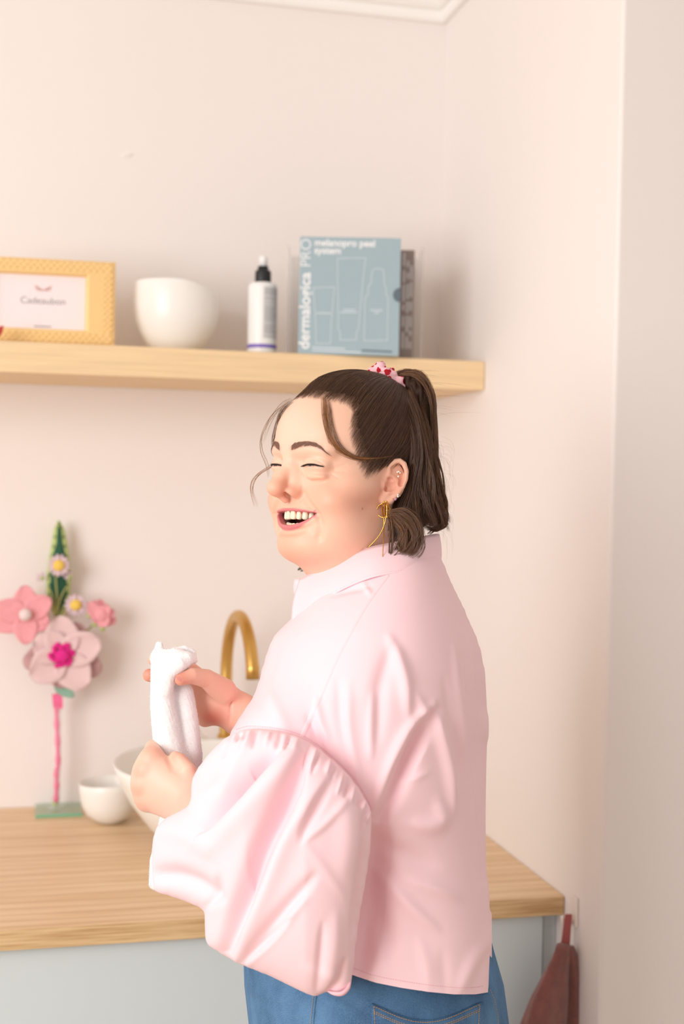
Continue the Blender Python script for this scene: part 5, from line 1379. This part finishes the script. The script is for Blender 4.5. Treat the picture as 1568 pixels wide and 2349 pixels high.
def denim():
    mt = mat('denim', srgb(80, 121, 162), .85, .15, noise=(22, .3, (1, 1, .6), srgb(36, 74, 116)))
    nt = mt.node_tree; b = nt.nodes['Principled BSDF']; tc = nt.nodes.new('ShaderNodeTexCoord')
    wv = nt.nodes.new('ShaderNodeTexWave'); wv.bands_direction = 'DIAGONAL'; wv.inputs['Scale'].default_value = 520; wv.inputs['Distortion'].default_value = 2.5; wv.inputs['Detail'].default_value = 2; wv.inputs['Detail Scale'].default_value = 3
    nt.links.new(tc.outputs['Object'], wv.inputs['Vector'])
    prev = b.inputs['Base Color'].links[0].from_socket; mx = nt.nodes.new('ShaderNodeMix'); mx.data_type = 'RGBA'; mx.inputs['B'].default_value = srgb(132, 168, 198)
    nz = nt.nodes.new('ShaderNodeTexNoise'); nz.inputs['Scale'].default_value = 900; nz.inputs['Detail'].default_value = 2; nt.links.new(tc.outputs['Object'], nz.inputs['Vector'])
    ml = nt.nodes.new('ShaderNodeMath'); ml.operation = 'MULTIPLY'; nt.links.new(wv.outputs['Fac'], ml.inputs[0]); nt.links.new(nz.outputs['Fac'], ml.inputs[1])
    nt.links.new(ml.outputs[0], mx.inputs['Factor']); nt.links.new(prev, mx.inputs['A']); nt.links.new(mx.outputs['Result'], b.inputs['Base Color'])
    bp = nt.nodes.new('ShaderNodeBump'); bp.inputs['Strength'].default_value = .35; bp.inputs['Distance'].default_value = .0006; nt.links.new(wv.outputs['Fac'], bp.inputs['Height']); nt.links.new(bp.outputs[0], b.inputs['Normal'])
denim()
mat('shoe', srgb(236, 232, 226), .6, .3)
def spots():
    mt = mat('scrunchie_cloth', srgb(243, 190, 200), .7, .2); nt = mt.node_tree; b = nt.nodes['Principled BSDF']
    tc = nt.nodes.new('ShaderNodeTexCoord'); vo = nt.nodes.new('ShaderNodeTexVoronoi'); vo.inputs['Scale'].default_value = 105; vo.inputs['Randomness'].default_value = .9
    rp = nt.nodes.new('ShaderNodeValToRGB'); rp.color_ramp.interpolation = 'CONSTANT'; rp.color_ramp.elements[0].color = srgb(190, 22, 44); rp.color_ramp.elements[1].color = srgb(244, 192, 202); rp.color_ramp.elements[1].position = .42
    nt.links.new(tc.outputs['Object'], vo.inputs['Vector']); nt.links.new(vo.outputs['Distance'], rp.inputs[0]); nt.links.new(rp.outputs[0], b.inputs['Base Color'])
spots()
# ---------------------------------------------------------------- assemble the person
person = npobj('person', uvw(np.concatenate(PV)), np.concatenate(PQ), 'skin'); setcol(person, np.concatenate(PC))
tag(person, 'laughing person in a pink puff sleeve shirt and jeans holding a white towel', 'person')
def P_(name, V, Fc, material, parent=None, label=None, kind=None, smooth=True):
    V = uvw(np.asarray(V, float)); parent = person if parent is None else parent
    o = pyobj(name, V, Fc, material, parent, smooth) if not isinstance(Fc, np.ndarray) else npobj(name, V, Fc, material, parent, smooth)
    tag(o, label, kind=kind); return o
hair = P_('hair', h2p(SV), SQ, 'hair_under', label='dark brown half up hair')
npf = P_('hair_fall', FV, FQ, 'hair_under', hair)
hs_ = npobj('hair_strands', HAIR_V, HAIR_Q, 'hair', hair); setcol(hs_, HAIR_C); tag(hs_, kind='stuff')
# teeth, gums, eyes, lashes, brows
gv, gf = tube_vf(GUM, 3.2, 10); gum = P_('gums', h2p(gv), gf, 'gum')
for v, f in TEETH[:10]: P_('tooth', h2p(np.array(v)), f, 'tooth', gum)
gv, gf = tube_vf(GUML, 3.4, 10); gum2 = P_('gums', h2p(gv), gf, 'gum')
for v, f in TEETH[10:]: P_('tooth', h2p(np.array(v)), f, 'tooth', gum2)
bm = bmesh.new(); bmesh.ops.create_icosphere(bm, subdivisions=3, radius=1)
TV = np.array([v.co[:] for v in bm.verts])*np.array([17, 20, 7])+np.array([0, ym(0)-26, -73]); TF = [[v.index for v in f.verts] for f in bm.faces]; bm.free()
P_('tongue', h2p(TV), TF, 'gum')
for sg in (1, -1):
    bm = bmesh.new(); bmesh.ops.create_icosphere(bm, subdivisions=4, radius=1)
    ev = np.array([v.co[:] for v in bm.verts])*12.1+np.array([32*sg, 75.6, -1.0]); ef = [[v.index for v in f.verts] for f in bm.faces]; bm.free()
    eye = P_('eye', h2p(ev), ef, 'eye_white')
    th = np.linspace(0, 2*math.pi, 25)[:-1]; dr = np.array([.10*sg-.12, 1, -.06]); dr /= np.linalg.norm(dr); a_ = np.cross(dr, [0, 0, 1]); a_ /= np.linalg.norm(a_); b_ = np.cross(a_, dr)
    c0 = np.array([32*sg, 75.6, -1.0]); iv = [c0+dr*12.6]+[c0+dr*11.2+5.4*(math.cos(t)*a_+math.sin(t)*b_) for t in th]
    P_('iris', h2p(np.array(iv)), [(0, i+1, (i+1) % 24+1) for i in range(24)], 'iris', eye)
    # lashes
    lp = spline(np.array([(sg*p[0], p[1], p[2]) for p in LASH]), 40); V = []; Fc = []
    v, f = tube_vf(lp+np.array([0, .1, -.5]), [.35+.65*math.sin(math.pi*i/39)**.5 for i in range(40)], 6); V += list(v); Fc += [tuple(q) for q in f]
    for i in range(46 if sg > 0 else 0):
        t = i/45; p = lp[int(t*39)]+np.array([0, .2, -.3]); out = np.array([sg*(.35*(t-.35)), .75-.45*t, 0]); out /= np.linalg.norm(out)+1e-9
        L_ = 3.2+3.2*t; q = np.array([p, p+out*L_*.5+np.array([sg*t*.6, 0, -1.0]), p+out*L_+np.array([sg*t*1.6, 0, -.4])])
        v, f = tube_vf(q, [.22, .16, .05], 4); o = len(V); V += list(v); Fc += [tuple(k+o for k in g) for g in f]
    tag(P_('eyelashes', h2p(np.array(V)), Fc, 'lash'), kind='stuff')
    bp = spline(np.array([(sg*p[0], p[1], p[2]) for p in BROW]), 60); n = 420
    ti = HR.random(n); hw = np.interp(ti, [0, .12, .45, .75, 1], [2.6, 3.5, 3.3, 2.2, .5]); of_ = HR.uniform(-1, 1, n)*hw
    p0 = np.array([bp[int(t*59)] for t in ti])+np.stack([0*of_, 0*of_, of_], 1); dirn = np.array([bp[min(59, int(t*59)+3)]-bp[max(0, int(t*59)-2)] for t in ti]); dirn /= np.linalg.norm(dirn, axis=1)[:, None]
    rise = np.interp(ti, [0, .2, .5, 1], [1.0, .7, .1, -.1]); L_ = HR.uniform(4, 6.5, n)[:, None]
    sd_ = dirn+np.stack([0*rise, 0*rise, rise*.9-of_*.15], 1); sd_ /= np.linalg.norm(sd_, axis=1)[:, None]
    K = np.stack([p0, p0+sd_*L_*.5+np.array([0, .5, 0]), p0+sd_*L_+np.array([0, .35, 0])], 1)
    for j in range(3): 
        dd = head_base(K[:, j].astype(np.float32)); K[:, j] += np.stack([0*dd, -(dd-.45)*1.0, 0*dd], 1)
    v, q = strand_mesh(uvw(h2p(resample(K, 6))), np.full(n, .00013)); bo = npobj('eyebrow', v, q, 'brow_hair', person); tag(bo, kind='stuff')
# thumb nail
def patch(name, c, ax, up, l, w_, material, parent=None):
    c, ax, up = [np.asarray(x, float) for x in (c, ax, up)]; ax /= np.linalg.norm(ax); sd = np.cross(ax, up); sd /= np.linalg.norm(sd); nr = np.cross(sd, ax); V = []; n_ = 8
    if nr@up < 0: nr = -nr
    for i in range(n_):
        for j in range(n_):
            s, t = -1+2*i/(n_-1), -1+2*j/(n_-1); V.append(c+ax*l*t+sd*w_*s*math.sqrt(max(0, 1-.35*max(0, t)**2*1.6))-nr*(w_*.35*s*s))
    return P_(name, V, [(i*n_+j, i*n_+j+1, (i+1)*n_+j+1, (i+1)*n_+j) for i in range(n_-1) for j in range(n_-1)], material, parent)
patch('thumb_nail', (413, 1554, -189.5), (-1, .35, -.5), (-.2, -.35, -1), 8.5, 7.5, 'nail')
# ---------------------------------------------------------------- shirt
shirt = P_('shirt', BVc, BFc, 'cotton_pink', label='pale pink cotton shirt with gathered puff sleeves')
slv = P_('sleeve', SV_, SQ_, 'cotton_pink', shirt)
def sub(name, vf, material='cotton_seam', parent=None, kind=None): return P_(name, vf[0], vf[1], material, shirt if parent is None else parent, kind=kind) if len(vf[0]) else None
col_o = P_('collar', COLV, COLF, 'cotton_pink', shirt); md = col_o.modifiers.new('thick', 'SOLIDIFY'); md.thickness = .0011; md.offset = 0
st_o = P_('collar_stand', STV, STF, 'cotton_pink', shirt)
ro = P_('collar_fold', rollv, rollf, 'cotton_pink', shirt)
sub('shoulder_seam', ribbon(tree_b, [(890, 1320), (862, 1356), (830, 1402), (800, 1455), (772, 1508), (745, 1570), (715, 1640), (690, 1697)], 15, 1.3, 80, wfn=lambda t: .55+.45*min(1, t*3)), 'cotton_pink')
sub('hem', ribbon(tree_b, [(812, 2231), (860, 2247), (920, 2259), (980, 2268), (1040, 2274), (1085, 2274), (1112, 2270)], 15, 1.2, 90))
sub('sleeve_seam', ribbon(tree_b, [(SEAM[i][0], SEAM[i][1]-2.5) for i in range(6, 90, 6)], 7, 1.6, 90), 'cotton_pink')
sub('hem_stitching', stitches(tree_b, [(812, 2222), (860, 2238), (920, 2250), (980, 2259), (1040, 2265), (1085, 2265), (1112, 2261)], 3.2, 2.2, .45, .5), 'thread_pink', kind='stuff')
sub('seam_stitching', stitches(tree_b, [(SEAM[i][0]+2.0, SEAM[i][1]-7) for i in range(8, 88, 6)], 3.2, 2.2, .45, 1.0), 'thread_pink', kind='stuff')
tree_c = BVHTree.FromPolygons([tuple(p) for p in COLV], [tuple(f) for f in COLF])
eb = spline(cbot, 110); et = spline(ctop, 110); est = eb*.93+et*.07
sub('collar_stitching', stitches(tree_c, [(p[0], p[1]) for p in est[2:60:4]], 3.2, 2.2, .45, .9), 'thread_pink', kind='stuff')
# front placket edge showing left of the collar
pv_ = [(676, 1330, -20), (674, 1350, -24), (679, 1376, -34), (683, 1398, -50)]; pq_ = [(694, 1326, -30), (694, 1348, -36), (696, 1374, -46), (698, 1396, -60)]
V = np.array([p for a, b in zip(spline(pv_, 12), spline(pq_, 12)) for p in (a, b)]); pk = P_('placket', V, [(2*i, 2*i+1, 2*i+3, 2*i+2) for i in range(11)], 'cotton_pink', shirt)
md = pk.modifiers.new('thick', 'SOLIDIFY'); md.thickness = .0015
# turned-up cuff of the sleeve end (lower corner) 
cv, cf = tube_vf(spline(np.array([(752, 2274, -395), (766, 2279, -408), (784, 2279, -412), (798, 2266, -405), (803, 2246, -398)]), 20), [3, 6, 7.5, 6.5, 3]*1 if False else [2+3.6*math.sin(math.pi*i/19) for i in range(20)], 10); P_('cuff_fold', cv, cf, 'cotton_seam', shirt)
# ---------------------------------------------------------------- jeans
def jeans_sdf(P):
    u, v, w_ = P[:, 0], P[:, 1], P[:, 2]
    vv = [2080, 2180, 2260, 2349, 2500, 2700, 2800]
    uL = np.interp(v, vv, [585, 557, 560, 570, 585, 605, 620]); uR = np.interp(v, vv, [1108, 1132, 1155, 1167, 1165, 1125, 1100]); b = np.interp(v, vv, [240, 262, 290, 322, 342, 330, 300])
    a = (uR-uL)/2; c = (uR+uL)/2; q = ((np.abs(u-c)/a)**2+(np.abs(w_)/b)**2+1e-9)**.5
    d = np.maximum((q-1)*np.minimum(a, b), np.maximum(2110-v, v-2780))
    for s in (-1, 1): d = sm(d, cap(P, (865, 2740, 165*s), (870, 4050, 140*s), 168, 92), 40)
    return d
j1 = nets(jeans_sdf, (530, 2095, -400), (1190, 2480, 400), 6.0, 1)
def jcut(V): return V[:, 1]-2455
JV, JQ = cut(j1[0], j1[1], jcut)
jeans_strokes = [([(560, 2260), (620, 2290), (700, 2300)], 14, 4), ([(575, 2310), (640, 2325), (710, 2330)], 12, 3), ([(725, 2270), (721, 2310), (716, 2360)], 4, 3), ([(730, 2262), (700, 2285), (680, 2320)], 8, -4), ([(1130, 2240), (1150, 2290), (1160, 2349)], 5, -4), ([(760, 2290), (800, 2320), (840, 2349)], 14, 4)]
JV = displace(JV, JQ, jeans_strokes, 1.0)
jeans = P_('jeans', JV, JQ, 'denim', label='blue denim jeans with back pocket')
j2 = nets(jeans_sdf, (530, 2440, -400), (1190, 4230, 400), 22.0, 1); P_('trouser_legs', j2[0], j2[1], 'denim', jeans)
tree_j = BVHTree.FromPolygons([tuple(p) for p in JV], [tuple(f) for f in JQ])
def surf_patch(tree, rows, nu, liftv):
    """rows: list of (left, right) picture points from top to bottom"""
    V = []; k = len(rows)
    for (a, b) in rows:
        for i in range(nu):
            q = np.array(a)+(np.array(b)-np.array(a))*i/(nu-1); h, nm = hit(tree, q[0], q[1])
            if nm[2] > 0: nm = -nm
            V.append(h+nm*liftv)
    o = len(V)
    V2 = [np.array(p)+np.array([0, 0, 14]) for p in V]
    Fc = [(j*nu+i, j*nu+i+1, (j+1)*nu+i+1, (j+1)*nu+i) for j in range(k-1) for i in range(nu-1)]
    ring = [i for i in range(nu)]+[j*nu+nu-1 for j in range(1, k)]+[(k-1)*nu+i for i in range(nu-2, -1, -1)]+[j*nu for j in range(k-2, 0, -1)]
    Fc += [(ring[i], o+ring[i], o+ring[(i+1) % len(ring)], ring[(i+1) % len(ring)]) for i in range(len(ring))]
    return V+V2, Fc
def ptop(t): return np.array([852+t*253, 2303+40*math.sin(math.pi*min(1, t*1.02))**1.1-3*t])
rows = []
NU = 40
Vp = []; 
for j in range(9):
    dv_ = j*16; row = []
    for i in range(NU):
        t = i/(NU-1); p = ptop(t)+np.array([0, dv_]); h, nm = hit(tree_j, p[0], p[1])
        if nm is None: h, nm = np.array([p[0], p[1], -330.]), np.array([0, 0, -1.])
        if nm[2] > 0: nm = -nm
        row.append(h+nm*4.0)
    Vp += row
k = 9; o = len(Vp); Vq = Vp+[p+np.array([0, 0, 14]) for p in Vp]; nu = NU
Fc = [(j*nu+i, j*nu+i+1, (j+1)*nu+i+1, (j+1)*nu+i) for j in range(k-1) for i in range(nu-1)]
ring = [i for i in range(nu)]+[j*nu+nu-1 for j in range(1, k)]+[(k-1)*nu+i for i in range(nu-2, -1, -1)]+[j*nu for j in range(k-2, 0, -1)]
Fc += [(ring[i], o+ring[i], o+ring[(i+1) % len(ring)], ring[(i+1) % len(ring)]) for i in range(len(ring))]
pocket = P_('back_pocket', Vq, Fc, 'denim', jeans)
tree_p = BVHTree.FromPolygons([tuple(p) for p in Vq], [tuple(f) for f in Fc])
for off in (4, 15, 19):
    vf = stitches(tree_p, [tuple(ptop(t)+np.array([0, off])) for t in np.linspace(.02, .98, 9)], 4.2, 1.4, .75, .5); P_('pocket_stitching', vf[0], vf[1], 'thread_tan', jeans, kind='stuff')
vf = stitches(tree_p, [(857, 2309), (859, 2340), (862, 2420)], 4.2, 1.4, .75, .5); P_('pocket_stitching', vf[0], vf[1], 'thread_tan', jeans, kind='stuff')
vf = stitches(tree_p, [(1099, 2306), (1097, 2340), (1094, 2420)], 4.2, 1.4, .75, .5); P_('pocket_stitching', vf[0], vf[1], 'thread_tan', jeans, kind='stuff')
vf = ribbon(tree_j, [(727, 2262), (722, 2300), (717, 2349), (712, 2420)], 6, 2.0, 40); P_('side_seam', vf[0], vf[1], 'denim', jeans)
vf = stitches(tree_j, [(723, 2264), (718, 2300), (713, 2349), (709, 2420)], 4.2, 1.6, .7, 1.6); P_('seam_stitching', vf[0], vf[1], 'thread_tan', jeans, kind='stuff')
vf = ribbon(tree_j, [(1118, 2268), (1130, 2300), (1138, 2349), (1142, 2420)], 7, 2.0, 40); P_('back_seam', vf[0], vf[1], 'denim', jeans)
vf = stitches(tree_j, [(1122, 2270), (1133, 2300), (1141, 2349), (1145, 2420)], 4.2, 1.6, .7, 2.0); P_('seam_stitching', vf[0], vf[1], 'thread_tan', jeans, kind='stuff')
vf = ribbon(tree_j, [(1131, 2176), (1139, 2196), (1142, 2222), (1150, 2250)], 9, 4.0, 30); P_('belt_loop', vf[0], vf[1], 'denim', jeans)
fl = uvw(np.array([870, 4100, 0.]))
for s in (-1, 1):
    a = uvw(np.array([[870., 4080., 140.*s]]))[0]
    bm = bmesh.new(); bmesh.ops.create_icosphere(bm, subdivisions=3, radius=1); fx_ = -RGT
    for v_ in bm.verts:
        q = v_.co; p = np.array([a[0], a[1], 0])+fx_*(q.x*.13+.06)+np.array([-fx_[1], fx_[0], 0])*q.y*.045*(1-.15*q.x)+np.array([0, 0, .047+max(-.045, q.z*.055*(1-.35*q.x))]); v_.co = Vector(p)
    bmobj('shoe', bm, 'shoe', person, True)
# ---------------------------------------------------------------- scrunchie and jewellery
axs = np.array([.60, -.74, .30]); axs /= np.linalg.norm(axs); t1 = np.array([.78, .62, 0.]); t1 -= axs*(t1@axs); t1 /= np.linalg.norm(t1); t2 = np.cross(axs, t1)
NR, NK = 90, 26; V = []
for i in range(NR):
    a = 2*math.pi*i/NR; c = np.array([899, 880, 52.])+41*math.cos(a)*t1+30*math.sin(a)*t2; rd = math.cos(a)*t1+math.sin(a)*t2
    rr = 15.0-4.8*math.cos(a)+2.4*math.sin(a*9+1)+1.6*math.sin(a*17)
    for k_ in range(NK):
        b_ = 2*math.pi*k_/NK; r2 = rr*(1+.16*math.sin(3*b_+a*5)+.07*math.sin(6*b_-a*11)); V.append(c+r2*(math.cos(b_)*rd+1.0*math.sin(b_)*axs))
P_('scrunchie', V, [(i*NK+k_, i*NK+(k_+1) % NK, ((i+1) % NR)*NK+(k_+1) % NK, ((i+1) % NR)*NK+k_) for i in range(NR) for k_ in range(NK)], 'scrunchie_cloth', label='pink scrunchie with red cherry print')
lobe = h2p(ear3(3.5, -21, 4.8)); print('lobe', lobe)
wl = lobe[2]-6
def ew(u, v, dw=0): return (u, v, wl+dw)
er = P_('earring', *tube_vf(spline(np.array([ew(881+15*math.cos(t)-2, 1171+16*math.sin(t), 2-6*math.cos(t)) for t in np.linspace(-1.45, 4.75, 26)]), 60), 1.5, 8), 'gold', label='gold looped drop earring')
for k_, (dx, rx, ry) in enumerate(((881, 5, 18), (886, 4.5, 19))):
    P_('loop', *tube_vf(np.array([ew(dx+rx*math.cos(t), 1169+ry*math.sin(t), -4-3*k_+6*math.sin(t*1)) for t in np.linspace(0, 2*math.pi, 40)]), 1.7, 8), 'gold', er)
P_('drop', *tube_vf(spline(np.array([ew(884, 1152, -8), ew(887, 1172, -10), ew(882, 1200, -10), ew(872, 1224, -10), ew(858, 1242, -8), ew(844, 1256, -4)]), 40), 1.2, 6), 'gold', er)
P_('drop', *tube_vf(spline(np.array([ew(880, 1186, -6), ew(880, 1210, -10), ew(879, 1240, -30), ew(877, 1282, -46)]), 30), 1.0, 6), 'gold', er)
def gem(name, px, py, r, material, dw=-3.5):
    q = h2p(trace_head([px], [py], head_sdf, -260.))[0]; bm = bmesh.new(); bmesh.ops.create_icosphere(bm, subdivisions=2, radius=r)
    V = np.array([v.co[:] for v in bm.verts])*np.array([1, 1, .7])+q+np.array([0, 0, dw]); Fq = [[v.index for v in f.verts] for f in bm.faces]; bm.free()
    return P_(name, V, Fq, material, smooth=False)
for q in ((911, 1083, 2.3), (914, 1082, 2.4), (917, 1085, 2.2)): gem('ear_stud', *q, 'crystal')
gem('ear_stud', 914, 1087, 1.6, 'gold'); gem('ear_stud', 913, 1093, 2.4, 'crystal')
for q in ((912, 1135, 2.3), (916, 1137, 2.3), (912, 1139, 2.3)): gem('ear_stud', *q, 'crystal')
gem('ear_stud', 914, 1137, 1.2, 'gold'); gem('ear_stud', 906, 1145, 3.4, 'amethyst'); gem('ear_stud', 901, 1144, 1.3, 'gold')
# mole on the cheek
gm = h2p(trace_head([830], [1167], head_sdf, -260.))[0]; bm = bmesh.new(); bmesh.ops.create_icosphere(bm, subdivisions=2, radius=2.2)
mat('mole', srgb(168, 104, 80), .5)
V = np.array([v.co[:] for v in bm.verts])*np.array([.8, 1.1, .35])+gm; Fq = [[v.index for v in f.verts] for f in bm.faces]; bm.free(); P_('mole', V, Fq, 'mole')
# ================================================================ towel in the hands
mat('terry_white', srgb(252, 250, 252), .95, .1, bump=(1500, .5, .002), sheen=.4)
def towel_sdf(P):
    z = np.array([1, 1, 1.], np.float32)
    d = chain(P, [(366, 1506, -128), (371, 1560, -140), (373, 1620, -146), (383, 1690, -148), (398, 1745, -146), (412, 1800, -134)], [20, 26, 29, 33, 36, 34])
    d = sm(d, chain(P, [(418, 1590, -118), (428, 1660, -122), (436, 1730, -128), (436, 1800, -124)], [26, 28, 28, 26]), 9)
    d = sm(d, chain(P, [(374, 1510, -134), (402, 1506, -150), (426, 1510, -154), (440, 1512, -144)], [18, 20, 17, 11]), 12)
    d = sm(d, cap(P, (402, 1520, -146), (416, 1530, -150), 20, 17), 12)
    d = sm(d, chain(P, [(438, 1508, -150), (412, 1524, -166), (385, 1548, -168), (376, 1588, -160)], [10, 17, 20, 19]), 7)
    d = sm(d, chain(P, [(402, 1492, -132), (424, 1488, -132), (442, 1496, -130), (446, 1516, -134)], [7, 7.5, 7.5, 6.5]), 3)
    d = sm(d, chain(P, [(365, 1480, -128), (360, 1496, -126), (354, 1512, -124)], [9, 8, 10]), 6)
    d = sm(d, chain(P, [(414, 1800, -120), (392, 1880, -118), (368, 1975, -122), (358, 2026, -124)], [30, 26, 24, 17]), 12)
    d = ssub(d, chain(P, [(402, 1582, -178), (400, 1620, -178), (404, 1668, -180)], [3, 5, 2]), 10)
    d = ssub(d, chain(P, [(398, 1730, -186), (400, 1744, -190)], [5, 5]), 8)
    return d
TV, TQ = nets(towel_sdf, (320, 1460, -230), (480, 2060, -60), 3.0, 1)
TN = vnormals(TV, TQ)
TV = TV+TN*(hashnoise(TV, .5, 9)*.6+hashnoise(TV, .12, 4)*.5)[:, None]
towel = npobj('hand_towel', uvw(TV), TQ, 'terry_white'); tag(towel, 'folded white terry towel held in both hands', 'towel')
ix = HR.integers(0, len(TV), 7000); p0 = TV[ix]+HR.normal(0, 1.0, (7000, 3)); nn = TN[ix]+HR.normal(0, .5, (7000, 3)); nn /= np.linalg.norm(nn, axis=1)[:, None]
K = np.stack([p0-nn*.6, p0+nn*.9, p0+nn*1.7+HR.normal(0, .5, (7000, 3))], 1)
v, q = strand_mesh(uvw(K), np.full(7000, .00016)); fz = npobj('terry_pile', v, q, 'terry_white', towel); tag(fz, kind='stuff')
bpy.context.view_layer.update()
